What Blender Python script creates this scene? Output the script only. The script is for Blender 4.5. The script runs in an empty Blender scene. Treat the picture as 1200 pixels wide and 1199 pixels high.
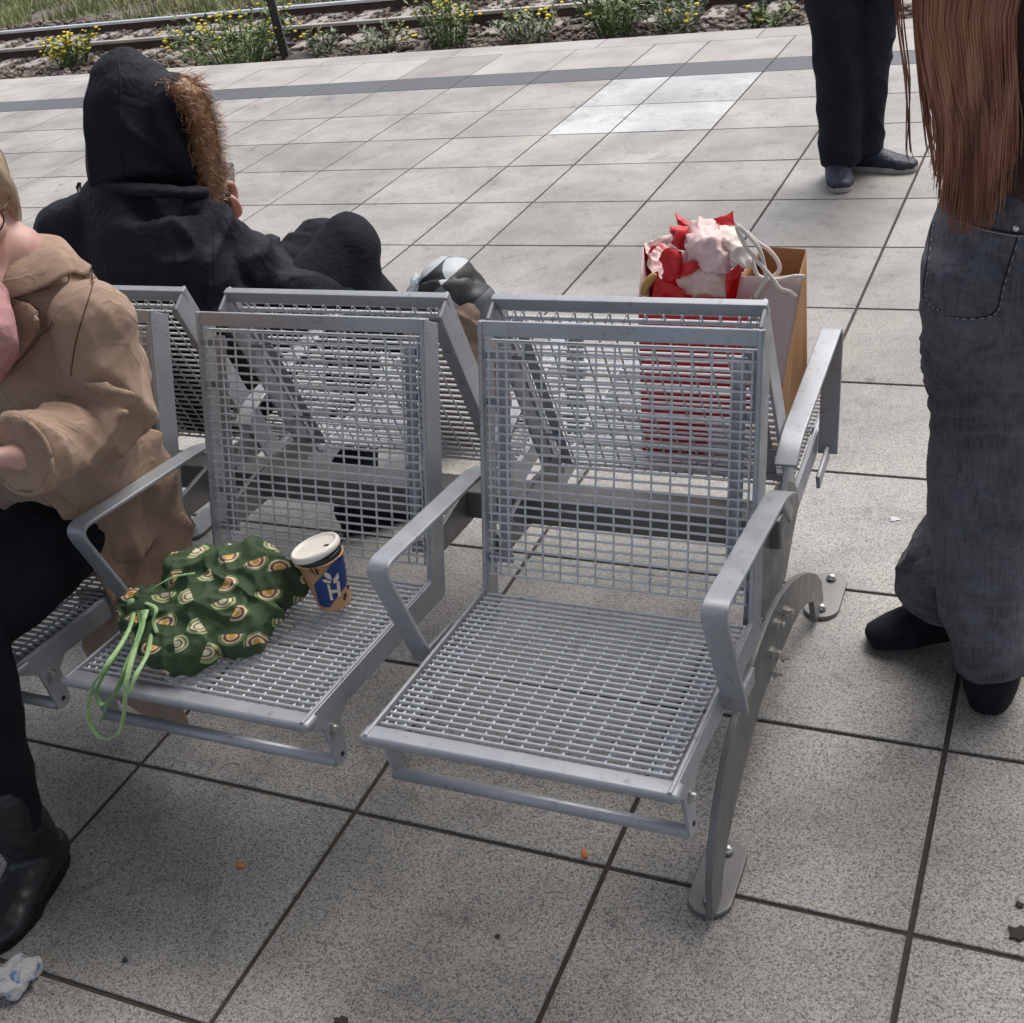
import bpy, math, random
import numpy as np
from mathutils import Vector, Matrix, noise
random.seed(7)
S = bpy.context.scene
col = S.collection
# ---------------------------------------------------------------- camera
H = 1.634
F = 1461.0
YAW, PIT, ROL = math.radians(-28.4), math.radians(31.19), math.radians(-9.91)
fw = Vector((math.sin(YAW)*math.cos(PIT), math.cos(YAW)*math.cos(PIT), -math.sin(PIT)))
r0 = Vector((math.cos(YAW), -math.sin(YAW), 0)); u0 = r0.cross(fw)
rt = r0*math.cos(ROL) + u0*math.sin(ROL)
up = -r0*math.sin(ROL) + u0*math.cos(ROL)
cam_d = bpy.data.cameras.new('camera'); cam = bpy.data.objects.new('camera', cam_d); col.objects.link(cam)
cam.matrix_world = Matrix(((rt.x, up.x, -fw.x, 0), (rt.y, up.y, -fw.y, 0), (rt.z, up.z, -fw.z, H), (0, 0, 0, 1)))
cam_d.sensor_fit = 'HORIZONTAL'; cam_d.sensor_width = 36; cam_d.lens = 36*F/1200
cam_d.clip_start = 0.05; cam_d.clip_end = 500
S.camera = cam
# ---------------------------------------------------------------- sky, sun, exposure
w = bpy.data.worlds.new('World'); S.world = w; w.use_nodes = True
nt = w.node_tree; bg = nt.nodes['Background']
sky = nt.nodes.new('ShaderNodeTexSky'); sky.sky_type = 'NISHITA'; sky.sun_disc = False
SUN_EL, SUN_AZ = math.radians(60), math.radians(20)     # azimuth from +Y towards +X
sky.sun_elevation = SUN_EL; sky.sun_rotation = SUN_AZ
sky.dust_density = 4.0; sky.air_density = 1.0
hs = nt.nodes.new('ShaderNodeHueSaturation'); hs.inputs['Saturation'].default_value = 0.62
nt.links.new(sky.outputs[0], hs.inputs['Color']); nt.links.new(hs.outputs[0], bg.inputs[0])
bg.inputs[1].default_value = 0.14
sl = bpy.data.lights.new('sun', 'SUN'); sl.energy = 1.5; sl.angle = math.radians(40); sl.color = (1, .995, .985)
so = bpy.data.objects.new('sun', sl); col.objects.link(so)
sd = Vector((math.sin(SUN_AZ)*math.cos(SUN_EL), math.cos(SUN_AZ)*math.cos(SUN_EL), math.sin(SUN_EL)))
so.rotation_euler = sd.to_track_quat('Z', 'Y').to_euler(); so.location = (0, 0, 8)
S.view_settings.view_transform = 'Standard'; S.view_settings.look = 'None'
S.view_settings.exposure = 0.58; S.view_settings.gamma = 1
# ---------------------------------------------------------------- helpers
def at(px, py, Y=None, Z=None, X=None):
    """point of the place at a known depth plane (metres)"""
    d = rt*((px-600)/F) - up*((py-599.5)/F) + fw
    o = Vector((0, 0, H))
    if Y is not None: t = Y/d.y
    elif X is not None: t = X/d.x
    else: t = (Z-H)/d.z
    return o + d*t
def tag(o, label=None, cat=None, group=None, kind=None):
    if label: o['label'] = label
    if cat: o['category'] = cat
    if group: o['group'] = group
    if kind: o['kind'] = kind
    return o
def empty(name, loc=(0, 0, 0), rz=0, parent=None):
    o = bpy.data.objects.new(name, None); col.objects.link(o); o.location = loc; o.rotation_euler = (0, 0, rz)
    o.empty_display_size = .1
    if parent: o.parent = parent
    return o
def link(name, me, mat=None, parent=None, loc=None):
    o = bpy.data.objects.new(name, me); col.objects.link(o)
    if mat is not None and len(me.materials) == 0: me.materials.append(mat)
    if parent: o.parent = parent
    if loc is not None: o.location = loc
    return o
def copy_tree(o, parent=None):
    c = o.copy(); col.objects.link(c); c.parent = parent
    for ch in [k for k in S.objects if k.parent == o]: copy_tree(ch, c)
    return c
class MB:
    def __init__(s): s.v = []; s.f = []; s.m = []
    def _add(s, vs, fs, mi=0):
        b = len(s.v); s.v += [tuple(v) for v in vs]; s.f += [tuple(b+i for i in f) for f in fs]; s.m += [mi]*len(fs); return s
    def box(s, x0, x1, y0, y1, z0, z1, mi=0, M=None):
        vs = [Vector((x, y, z)) for z in (z0, z1) for y in (y0, y1) for x in (x0, x1)]
        if M is not None: vs = [M @ v for v in vs]
        return s._add(vs, [(0, 2, 3, 1), (4, 5, 7, 6), (0, 1, 5, 4), (2, 6, 7, 3), (0, 4, 6, 2), (1, 3, 7, 5)], mi)
    def bar(s, a, b, w, h, ref=(0, 0, 1), mi=0):
        a, b = Vector(a), Vector(b); t = (b-a).normalized(); r = Vector(ref)
        sd = t.cross(r).normalized(); n = sd.cross(t)
        vs = [p + sd*(i*w/2) + n*(j*h/2) for p in (a, b) for i, j in ((-1, -1), (1, -1), (1, 1), (-1, 1))]
        return s._add(vs, [(3, 2, 1, 0), (4, 5, 6, 7), (0, 1, 5, 4), (1, 2, 6, 5), (2, 3, 7, 6), (3, 0, 4, 7)], mi)
    def tube(s, pts, r, n=8, mi=0, caps=True, flat=None, ref=None):
        """round (or, with flat=(a,b) and ref, oval) tube along a polyline; r may be a list"""
        pts = [Vector(p) for p in pts]; N = len(pts)
        rs = r if isinstance(r, (list, tuple)) else [r]*N
        b0 = len(s.v); vs = []; prev = None
        for i, p in enumerate(pts):
            t = (pts[min(i+1, N-1)] - pts[max(i-1, 0)]).normalized()
            if ref is not None: a = Vector(ref)
            elif prev is None: a = Vector((0, 0, 1)) if abs(t.z) < .9 else Vector((1, 0, 0))
            else: a = prev
            n1 = (a - t*a.dot(t)).normalized(); prev = n1; n2 = t.cross(n1)
            fa, fb = flat if flat else (1, 1)
            for k in range(n):
                an = 2*math.pi*k/n
                vs.append(p + n1*(math.cos(an)*rs[i]*fa) + n2*(math.sin(an)*rs[i]*fb))
        fs = []
        for i in range(N-1):
            for k in range(n):
                k2 = (k+1) % n; fs.append((i*n+k, i*n+k2, (i+1)*n+k2, (i+1)*n+k))
        if caps: fs.append(tuple(range(n))[::-1]); fs.append(tuple((N-1)*n+k for k in range(n)))
        return s._add(vs, fs, mi)
    def prism(s, poly, x0, x1, axis='X', mi=0):
        """polygon in (y,z) extruded along x (or in (x,z) along y, or (x,y) along z)"""
        n = len(poly); vs = []
        for x in (x0, x1):
            for a, b in poly: vs.append({'X': (x, a, b), 'Y': (a, x, b), 'Z': (a, b, x)}[axis])
        fs = [tuple(range(n))[::-1], tuple(range(n, 2*n))] + [(i, (i+1) % n, n+(i+1) % n, n+i) for i in range(n)]
        return s._add(vs, fs, mi)
    def lathe(s, prof, c=(0, 0, 0), n=24, axis='Z', mi=0):
        c = Vector(c); vs = []
        for r, h in prof:
            for k in range(n):
                a = 2*math.pi*k/n; x, y = r*math.cos(a), r*math.sin(a)
                vs.append(c + Vector({'Z': (x, y, h), 'X': (h, x, y), 'Y': (x, h, y)}[axis]))
        fs = []
        for i in range(len(prof)-1):
            for k in range(n): fs.append((i*n+k, i*n+(k+1) % n, (i+1)*n+(k+1) % n, (i+1)*n+k))
        fs.append(tuple(range(n))[::-1]); fs.append(tuple((len(prof)-1)*n+k for k in range(n)))
        return s._add(vs, fs, mi)
    def mesh(s, name, mats, smooth=False):
        me = bpy.data.meshes.new(name); me.from_pydata(s.v, [], s.f)
        for m in (mats if isinstance(mats, (list, tuple)) else [mats]): me.materials.append(m)
        me.polygons.foreach_set('material_index', s.m)
        me.update(); me.validate()
        import bmesh
        bm = bmesh.new(); bm.from_mesh(me); bmesh.ops.recalc_face_normals(bm, faces=bm.faces); bm.to_mesh(me); bm.free()
        if smooth: me.polygons.foreach_set('use_smooth', [True]*len(me.polygons))
        return me
    def build(s, name, mats, parent=None, smooth=False, bevel=0, loc=None, autosmooth=False):
        o = link(name, s.mesh(name, mats, smooth or bool(bevel)), None, parent, loc)
        if bevel:
            m = o.modifiers.new('bevel', 'BEVEL'); m.width = bevel; m.segments = 2; m.limit_method = 'ANGLE'; m.angle_limit = math.radians(40)
            o.modifiers.new('wn', 'WEIGHTED_NORMAL')
        return o
# ---------------------------------------------------------------- materials
class NT:
    def __init__(s, name):
        s.m = bpy.data.materials.new(name); s.m.use_nodes = True; s.t = s.m.node_tree; s.n = s.t.nodes
        s.b = s.n['Principled BSDF']; s.out = s.n['Material Output']
    def node(s, ty, ins={}, **kw):
        n = s.n.new(ty)
        for k, v in kw.items(): setattr(n, k, v)
        for k, v in ins.items(): s.set(n.inputs[k], v)
        return n
    def set(s, sock, v):
        if isinstance(v, bpy.types.NodeSocket): s.t.links.new(v, sock)
        elif isinstance(v, bpy.types.Node): s.t.links.new(v.outputs[0], sock)
        else:
            if isinstance(v, (tuple, list)) and len(v) == 3 and sock.type == 'RGBA': v = (*v, 1)
            sock.default_value = v
    def coord(s, kind='Object', scale=None):
        c = s.node('ShaderNodeTexCoord').outputs[kind]
        if scale:
            mp = s.node('ShaderNodeMapping', {'Vector': c, 'Scale': scale}); c = mp.outputs[0]
        return c
    def noise(s, vec, scale, detail=3, rough=.5, dist=0):
        return s.node('ShaderNodeTexNoise', {'Vector': vec, 'Scale': scale, 'Detail': detail, 'Roughness': rough, 'Distortion': dist}).outputs[0]
    def ramp(s, fac, stops, interp='LINEAR'):
        n = s.node('ShaderNodeValToRGB', {'Fac': fac}); cr = n.color_ramp; cr.interpolation = interp
        while len(cr.elements) < len(stops): cr.elements.new(.5)
        for e, (p, c) in zip(cr.elements, stops):
            e.position = p; e.color = (c, c, c, 1) if isinstance(c, (int, float)) else (*c, 1)
        return n.outputs[0]
    def mix(s, fac, a, b, mode='MIX'):
        n = s.node('ShaderNodeMix', data_type='RGBA', blend_type=mode)
        s.set(n.inputs[0], fac); s.set(n.inputs[6], a); s.set(n.inputs[7], b); return n.outputs[2]
    def math(s, op, a, b=None, c=None):
        n = s.node('ShaderNodeMath', operation=op); s.set(n.inputs[0], a)
        if b is not None: s.set(n.inputs[1], b)
        if c is not None: s.set(n.inputs[2], c)
        return n.outputs[0]
    def bump(s, h, strength=.3, dist=.01):
        n = s.node('ShaderNodeBump', {'Height': h, 'Strength': strength, 'Distance': dist}); s.set(s.b.inputs['Normal'], n); return n
    def fin(s, color=None, rough=None, metal=None, **kw):
        if color is not None: s.set(s.b.inputs['Base Color'], color)
        if rough is not None: s.set(s.b.inputs['Roughness'], rough)
        if metal is not None: s.set(s.b.inputs['Metallic'], metal)
        for k, v in kw.items(): s.set(s.b.inputs[k], v)
        return s.m
def simple(name, c, rough=.6, metal=0, var=.15, nscale=30, bump=0, bscale=60, spec=None, coord='Object', stretch=None):
    t = NT(name); v = t.coord(coord, stretch)
    n = t.noise(v, nscale, 4)
    cc = t.mix(n, tuple(x*(1-var) for x in c), tuple(min(1, x*(1+var)) for x in c))
    rr = t.ramp(t.noise(v, nscale*.6, 3), [(0.3, max(0, rough-.08)), (.7, min(1, rough+.08))])
    if bump: t.bump(t.noise(v, bscale, 4), bump, .004)
    kw = {} if spec is None else {'Specular IOR Level': spec}
    return t.fin(cc, rr, metal, **kw)
M = {}
def metal_paint(name, base, rough=.38, metal=.55):
    t = NT(name); v = t.coord('Object')
    big = t.noise(v, 7, 5, .6); fine = t.noise(v, 160, 3)
    c = t.mix(t.ramp(big, [(.35, 0), (.7, 1)]), tuple(b*.86 for b in base), base)
    dirt = t.ramp(t.noise(v, 45, 6, .7), [(.56, 0), (.70, .55)])
    c = t.mix(dirt, c, (.13, .12, .11))
    r = t.ramp(t.noise(v, 22, 5), [(.3, rough-.07), (.7, rough+.13)])
    t.bump(fine, .12, .0006)
    return t.fin(c, r, metal)
M['metal'] = metal_paint('silver_paint', (.38, .39, .415), .42, .38)
M['steel'] = metal_paint('dull_steel', (.20, .195, .188), .45, .6)
M['wire'] = metal_paint('wire_paint', (.60, .61, .63), .40, .15)
M['bolt'] = simple('bolt_steel', (.5, .48, .45), .3, .9, .3, 200)
M['hole_black'] = simple('hole_black', (.012, .012, .013), .55, 0, .3)

# floor
def floor_mat():
    t = NT('terrazzo'); v = t.coord('Object')
    at_ = t.node('ShaderNodeAttribute', attribute_name='tone', attribute_type='GEOMETRY').outputs['Fac']
    hue = t.node('ShaderNodeAttribute', attribute_name='warm', attribute_type='GEOMETRY').outputs['Fac']
    fresh = t.node('ShaderNodeAttribute', attribute_name='fresh', attribute_type='GEOMETRY').outputs['Fac']
    base = t.mix(hue, (.325, .305, .276), (.34, .310, .270))
    base = t.mix(fresh, base, (.50, .50, .49))
    # crushed stone: wormy dark grains and pale grains
    g1 = t.noise(v, 205, 2, .6, 1.1); g2 = t.noise(v, 340, 2, .5, .4); g3 = t.noise(v, 90, 3, .6)
    far_ = t.node('ShaderNodeMapRange', {'Value': t.node('ShaderNodeSeparateXYZ', {'Vector': v}).outputs[1], 'From Min': 1.6, 'From Max': 4.0, 'To Min': 1.0, 'To Max': .45}).outputs[0]
    dark = t.ramp(g1, [(.42, 1), (.52, 0)])
    base = t.mix(t.math('MULTIPLY', t.math('MULTIPLY', dark, .95), far_), base, (.10, .095, .09))
    pale = t.ramp(g2, [(.56, 0), (.68, 1)])
    base = t.mix(t.math('MULTIPLY', pale, .6), base, (.62, .61, .58))
    brown = t.ramp(g3, [(.62, 0), (.72, 1)])
    base = t.mix(t.math('MULTIPLY', brown, .22), base, (.20, .14, .09))
    tone = t.math('MULTIPLY_ADD', at_, .20, .90)
    base = t.mix(1, base, tone, 'MULTIPLY')
    # worn-in dirt blotches
    bl = t.ramp(t.noise(v, 2.3, 6, .62, .5), [(.34, .70), (.62, 1.08)])
    base = t.mix(1, base, bl, 'MULTIPLY')
    bl2 = t.ramp(t.noise(v, 14, 5, .7), [(.56, 1), (.74, .66)])
    base = t.mix(1, base, bl2, 'MULTIPLY')
    bl3 = t.ramp(t.noise(v, 5.5, 7, .72, 1.2), [(.57, 1), (.70, .62)]); base = t.mix(1, base, bl3, 'MULTIPLY')
    # trodden gum spots
    vo = t.node('ShaderNodeTexVoronoi', {'Vector': v, 'Scale': 2.9, 'Randomness': 1.0})
    wob = t.math('MULTIPLY_ADD', t.noise(v, 45, 2), .04, -.02)
    sp = t.ramp(t.math('ADD', vo.outputs['Distance'], wob), [(.034, 1), (.052, 0)])
    rnd = t.node('ShaderNodeSeparateColor', {'Color': vo.outputs['Color']}).outputs[0]
    sp = t.math('MULTIPLY', sp, t.ramp(rnd, [(.18, 0), (.19, .75)]))
    base = t.mix(sp, base, (.10, .10, .10))
    r = t.ramp(t.noise(v, 9, 5), [(.3, .50), (.7, .68)])
    t.bump(t.math('ADD', g1, t.math('MULTIPLY', g2, .5)), .22, .0012)
    return t.fin(base, r, 0)
M['floor'] = floor_mat()
def band_mat():
    t = NT('dark_guide_band'); v = t.coord('Object')
    tone = t.node('ShaderNodeAttribute', attribute_name='tone', attribute_type='GEOMETRY').outputs['Fac']
    c = t.mix(t.noise(v, 120, 3), (.065, .068, .074), (.095, .098, .104)); c = t.mix(1, c, t.math('MULTIPLY_ADD', tone, .3, .85), 'MULTIPLY')
    return t.fin(c, .6)
M['band'] = band_mat()
def strip_mat():
    t = NT('pale_edge_concrete'); v = t.coord('Object')
    tone = t.node('ShaderNodeAttribute', attribute_name='tone', attribute_type='GEOMETRY').outputs['Fac']
    c = t.mix(t.noise(v, 90, 4, .7), (.30, .275, .245), (.39, .36, .325)); c = t.mix(1, c, t.math('MULTIPLY_ADD', tone, .3, .85), 'MULTIPLY')
    bl = t.ramp(t.noise(v, 3, 5), [(.35, .8), (.6, 1.05)]); c = t.mix(1, c, bl, 'MULTIPLY')
    return t.fin(c, .7)
M['strip'] = strip_mat()
def grout_mat():
    t = NT('dirty_joint'); v = t.coord('Object')
    c = t.mix(t.noise(v, 60, 4, .7), (.020, .016, .013), (.085, .068, .052)); return t.fin(c, .95)
M['grout'] = grout_mat()
# ---------------------------------------------------------------- platform floor
YE = 7.668
rows = [.863, 1.34, 1.76, 2.206, 2.686, 3.172, 3.672, 4.185, 4.675, 5.165, 5.642, 6.124, 6.652]
while rows[0] > -5: rows.insert(0, rows[0]-.4895)
cols_ = [-3.016, -2.508, -2.175, -1.672, -1.163, -.662, -.165]
while cols_[0] > -22: cols_.insert(0, cols_[0] - (.33 if len(cols_) % 7 == 3 else .503))
k = 0
while cols_[-1] < 12: k += 1; cols_.append(cols_[-1] + (.33 if k % 6 == 3 else .503))
def tiles(b, xs, ys, fn, g, mi, attrs):
    for j in range(len(ys)-1):
        for i in range(len(xs)-1):
            x0, x1, y0, y1 = xs[i]+g, xs[i+1]-g, ys[j]+g, ys[j+1]-g
            dz = [random.uniform(-.0007, .0007) for _ in range(4)]
            c = .0012; zt = 0
            P = [(x0, y0), (x1, y0), (x1, y1), (x0, y1)]; Q = [(x0+c, y0+c), (x1-c, y0+c), (x1-c, y1-c), (x0+c, y1-c)]
            vs = [(x, y, -.006) for x, y in P] + [(x, y, d-.0012) for (x, y), d in zip(P, dz)] + [(x, y, d) for (x, y), d in zip(Q, dz)]
            fs = [(8, 9, 10, 11)] + [(a, (a+1) % 4, (a+1) % 4+4, a+4) for a in range(4)] + [(a+4, (a+1) % 4+4, (a+1) % 4+8, a+8) for a in range(4)]
            b._add(vs, fs, mi)
            t = fn(xs[i], ys[j])
            attrs.extend([t]*9)
b = MB(); A = []
def tone_fn(x, y):
    fresh = 1.0 if (-2.6 < x < -1.7 and y > 5.6 and y < 6.2) else 0.0
    return (random.random(), random.random(), fresh)
tiles(b, cols_, rows, tone_fn, .0048, 0, A)
bandc = cols_
tiles(b, bandc, [6.652, 6.927], tone_fn, .003, 1, A)
tiles(b, bandc, [6.927, 7.43], tone_fn, .004, 2, A)
ex = [-2.9 + 1.0*i for i in range(-19, 15)]
tiles(b, ex, [7.43, YE], tone_fn, .003, 2, A)
b.box(cols_[0], cols_[-1], rows[0], YE-.004, -.30, -.0045, 3)
b.box(cols_[0], cols_[-1], rows[0], YE-.12, -1.2, -.301, 3); A.extend([(0, 0, 0)]*12)
me = bpy.data.meshes.new('platform'); me.from_pydata(b.v, [], b.f)
for k_ in ('floor', 'band', 'strip', 'grout'): me.materials.append(M[k_])
me.polygons.foreach_set('material_index', b.m)
for nm, ix in (('tone', 0), ('warm', 1), ('fresh', 2)):
    a_ = me.attributes.new(nm, 'FLOAT', 'FACE'); a_.data.foreach_set('value', [t[ix] for t in A])
me.update()
tag(link('platform', me), kind='structure')

# ---------------------------------------------------------------- presumed platform roof out of view, added and sized to shade the bench
CAN = MB(); CAN.box(-24, 14, -1.3, 2.5, 4.4, 4.6); 
for xx in np.arange(-23, 14, 2.4): CAN.box(xx, xx+.12, -1.2, 2.4, 4.2, 4.399)
cano = tag(CAN.build('shade_canopy', simple('canopy_paint', (.42, .42, .40), .6)), 'unseen pale flat roof on ribs, added to shade the metal bench', 'roof')

# ---------------------------------------------------------------- bench
YC = 1.795
bench = tag(empty('station_bench', (-1.25, YC, 0)), 'silver back-to-back station bench of wire mesh seats with armrests on arched legs', 'bench')
BX = -1.25
TT, BB, FF = (1.737-YC, .821), (1.584-YC, .371), (1.149-YC, .407)
def v2(a): return np.array(a, float)
def unit(a): return a/np.linalg.norm(a)
dback = unit(v2(TT)-v2(BB)); nback = np.array([dback[1], -dback[0]])      # towards the back (+y)
dseat = unit(v2(FF)-v2(BB)); nseat = np.array([-dseat[1], dseat[0]]);
if nseat[1] > 0: nseat = -nseat                                            # downwards
D = .052
def make_seat(w=.49):
    hw = w/2
    T, B_, F_ = v2(TT), v2(BB), v2(FF)
    # bend offset corner
    def isect(p, d, q, e):
        A_ = np.array([d, -e]).T; s_ = np.linalg.solve(A_, q-p); return p+d*s_[0]
    Bo = isect(T+nback*D, dback, F_+nseat*D, dseat)
    Tc = T + nback*D - dback*.012
    side = [tuple(T), tuple(B_ + dback*.006 + dseat*0), tuple(B_ + dseat*.006), tuple(F_), (F_[0]-.004, F_[1]-.012), (F_[0]+.040, F_[1]-.047),
            (F_[0]+.042, F_[1]-.060), (F_[0]+.048, F_[1]-.130), (F_[0]+.056, F_[1]-.139), (F_[0]+.076, F_[1]-.138), (F_[0]+.082, F_[1]-.130), (F_[0]+.086, F_[1]-.066), (F_[0]+.108, F_[1]-.049)]
    side += [tuple(Bo - dseat*(-.006)), tuple(Bo + dback*.006), tuple(Tc)]
    root = None
    fr = MB()
    for s in (-1, 1):
        x0 = s*hw; x1 = s*(hw-.006); fr.prism(side, min(x0, x1), max(x0, x1))
        # front bead along the back and the seat
        for a, b_, d_ in ((T, B_, nback), (B_, F_, nseat)):
            p0 = a + d_*.003; p1 = b_ + d_*.003
            xm = s*(hw-.0055)
            fr.bar((xm, *p0), (xm, *p1), .0125, .0064, (1, 0, 0))
        # mesh support strip behind the wires
        for off, wd in ((.040, .022),):
            p0 = T - dback*.045 + nback*.018; p1 = B_ + dback*.055 + nback*.018
            xm = s*(hw-off); fr.bar((xm, *p0), (xm, *p1), .0035, wd, (1, 0, 0))
            p0 = B_ + dseat*.04 + nseat*.016; p1 = F_ - dseat*.03 + nseat*.016
            fr.bar((xm, *p0), (xm, *p1), .0035, wd, (1, 0, 0))
        # link plates from strip to side
        for q in (.06, .14, .35, .42):
            p = T - dback*q + nback*.022
            fr.bar((s*(hw-.052), *p), (s*(hw-.005), *p), .018, .003, tuple((0, *nback)))
    c0 = T - dback*.0125 + nback*.0073      # top rail
    fr.bar((-hw-.0008, *c0), (hw+.0008, *c0), .0256, .015, tuple((0, *nback)))
    o = fr.build('seat_frame', M['metal'], None, bevel=.0016)
    # front nose rail
    nr = MB(); c1 = F_ - dseat*.014 + nseat*.008
    nr.bar((-hw-.006, *c1), (hw+.006, *c1), .034, .017, tuple((0, *nseat)))
    nr.build('front_rail', M['metal'], o, bevel=.006)
    ft = MB(); ft.tube([(-hw+.003, F_[0]+.052, F_[1]-.124), (hw-.003, F_[0]+.052, F_[1]-.124)], .0105, 14); ft.build('foot_rail', M['metal'], o, smooth=True)
    # wire grids
    def grid(p0, p1, d, nrm, cross_n, ret=0, nrow=26):
        g = MB(); n = nrow; L = np.linalg.norm(p1-p0)
        hx = hw-.017
        xs = [-hx + (2*hx)*i/14 for i in range(15)] 
        xs += [-hx+.016, hx-.016]
        for i in range(n+1):
            p = p0 + (p1-p0)*i/n
            g.tube([(-hx-.003, *(p+nrm*.0012)), (hx+.003, *(p+nrm*.0012))], .0025, 8, flat=(1.25, .92), ref=(0, *nrm))
        for x in xs:
            a = p0 + nrm*.0042; c = p1 + nrm*.0042
            pts = [(x, *a), (x, *c)]
            if ret: pts = [(x, *(a+nrm*ret)), (x, *(a - (p1-p0)/L*.002))] + pts[1:]
            g.tube(pts, .0020, 5)
        if ret: g.tube([(-hx, *(p0+nrm*ret)), (hx, *(p0+nrm*ret))], .0021, 6)
        return g
    p0 = T - dback*.034 + nback*.002; p1 = B_ + dback*.030 + nback*.002
    grid(p0, p1, dback, nback, 15, ret=.024).build('backrest_mesh', M['wire'], o)
    p0 = B_ + dseat*.012 + nseat*.001; p1 = F_ - dseat*.038 + nseat*.001
    grid(p0, p1, dseat, nseat, 15, nrow=27).build('seat_mesh', M['wire'], o)
    for s in (-1, 1):
        bt = MB(); x = s*(hw+.0005)
        bt.lathe([(.010, 0), (.010, s*.002), (.007, s*.003), (.0065, s*.008), (.004, s*.0095)], (x, F_[0]+.062, F_[1]-.062), 10, 'X'); bt.build('bolt', M['bolt'], o, smooth=False)
        bt = MB(); bt.lathe([(.0042, 0), (.0042, s*.0015)], (x, F_[0]+.066, F_[1]-.120), 10, 'X'); bt.build('bolt_hole', M['hole_black'], o)  # flat black disc paints the shade inside the hole
    return o
seat0 = make_seat()
seat0.parent = bench
xsf = [-.697, -1.290, -1.888]; xsr = [-.718, -1.297, -1.888]
first = True
for x in xsf:
    s_ = seat0 if first else copy_tree(seat0, bench); first = False
    s_.location = (x-BX, 0, 0)
for x in xsr:
    s_ = copy_tree(seat0, bench); s_.location = (x-BX, 0, 0); s_.rotation_euler = (0, 0, math.pi)
# beam
bm_ = MB(); bm_.box(-2.75-BX, -.448-BX, 1.768-YC, 1.828-YC, .392, .452); bm_.build('beam', M['steel'], bench, bevel=.004)
# brackets between seats and beam
def bracket(x, par):
    g = MB()
    pl = [(1.600, .352), (1.628, .415), (1.70, .455), (1.768, .455), (1.768, .390), (1.828, .390), (1.828, .455), (1.90, .455), (1.955, .415), (1.990, .352), (1.93, .318), (1.86, .268), (1.74, .268), (1.665, .318)]
    g.prism([(y-YC, z) for y, z in pl], x-.005, x+.005); return g.build('bracket', M['steel'], par, bevel=.001)
bracket(-.470-BX, bench)
for x in (-.930, -1.052, -1.525, -1.652):
    g = MB(); g.prism([(1.640-YC, .395), (1.655-YC, .440), (1.767-YC, .456), (1.829-YC, .456), (1.945-YC, .440), (1.960-YC, .395), (1.829-YC, .385), (1.767-YC, .385)], x-BX-.005, x-BX+.005); g.build('bracket', M['steel'], bench, bevel=.001)
# armrests
def arm_path(pts, rad=.03, n=6):
    P = [Vector(p) for p in pts]; out = [P[0]]
    for i in range(1, len(P)-1):
        a = (P[i-1]-P[i]).normalized(); c = (P[i+1]-P[i]).normalized()
        s0 = P[i]+a*rad; s1 = P[i]+c*rad
        for k_ in range(n+1):
            t = k_/n; out.append(s0*(1-t)**2 + P[i]*2*t*(1-t) + s1*t*t)
    out.append(P[-1]); return out
def armrest():
    g = MB(); y0 = 0
    pts = [(0, 1.752-YC, .520), (0, 1.700-YC, .548), (0, 1.322-YC, .592), (0, 1.402-YC, .345)]
    path = arm_path(pts, .034)
    # flat bar 38 x 8
    t_ = .008; w_ = .039; n = len(path); vs = []; fs = []
    for i, p in enumerate(path):
        tg = (path[min(i+1, n-1)] - path[max(i-1, 0)]).normalized(); nn = Vector((1, 0, 0)).cross(tg)
        for sx, sn in ((-1, -1), (1, -1), (1, 1), (-1, 1)): vs.append(p + Vector((sx*w_/2, 0, 0)) + nn*(sn*t_/2))
    for i in range(n-1):
        for k_ in range(4): fs.append((i*4+k_, i*4+(k_+1) % 4, i*4+4+(k_+1) % 4, i*4+4+k_))
    fs += [(3, 2, 1, 0), tuple((n-1)*4+k_ for k_ in range(4))]
    g._add(vs, fs)
    g.bar((0, 1.735-YC, .520), (0, 1.790-YC, .45), .024, .007, (1, 0, 0))
    g.bar((0, 1.402-YC, .349), (0, 1.50-YC, .335), .030, .008, (1, 0, 0))
    return g.build('armrest', M['metal'], bench, bevel=.0022)
ar = armrest(); 
for i, (x, rz) in enumerate([(-.434, 0), (-.972, 0), (-1.585, 0), (-2.19, 0), (-.452, math.pi), (-.995, math.pi), (-1.59, math.pi), (-2.19, math.pi)]):
    a_ = ar if i == 0 else copy_tree(ar, bench)
    a_.location = (x-BX, 0, 0); a_.rotation_euler = (0, 0, rz)
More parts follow.
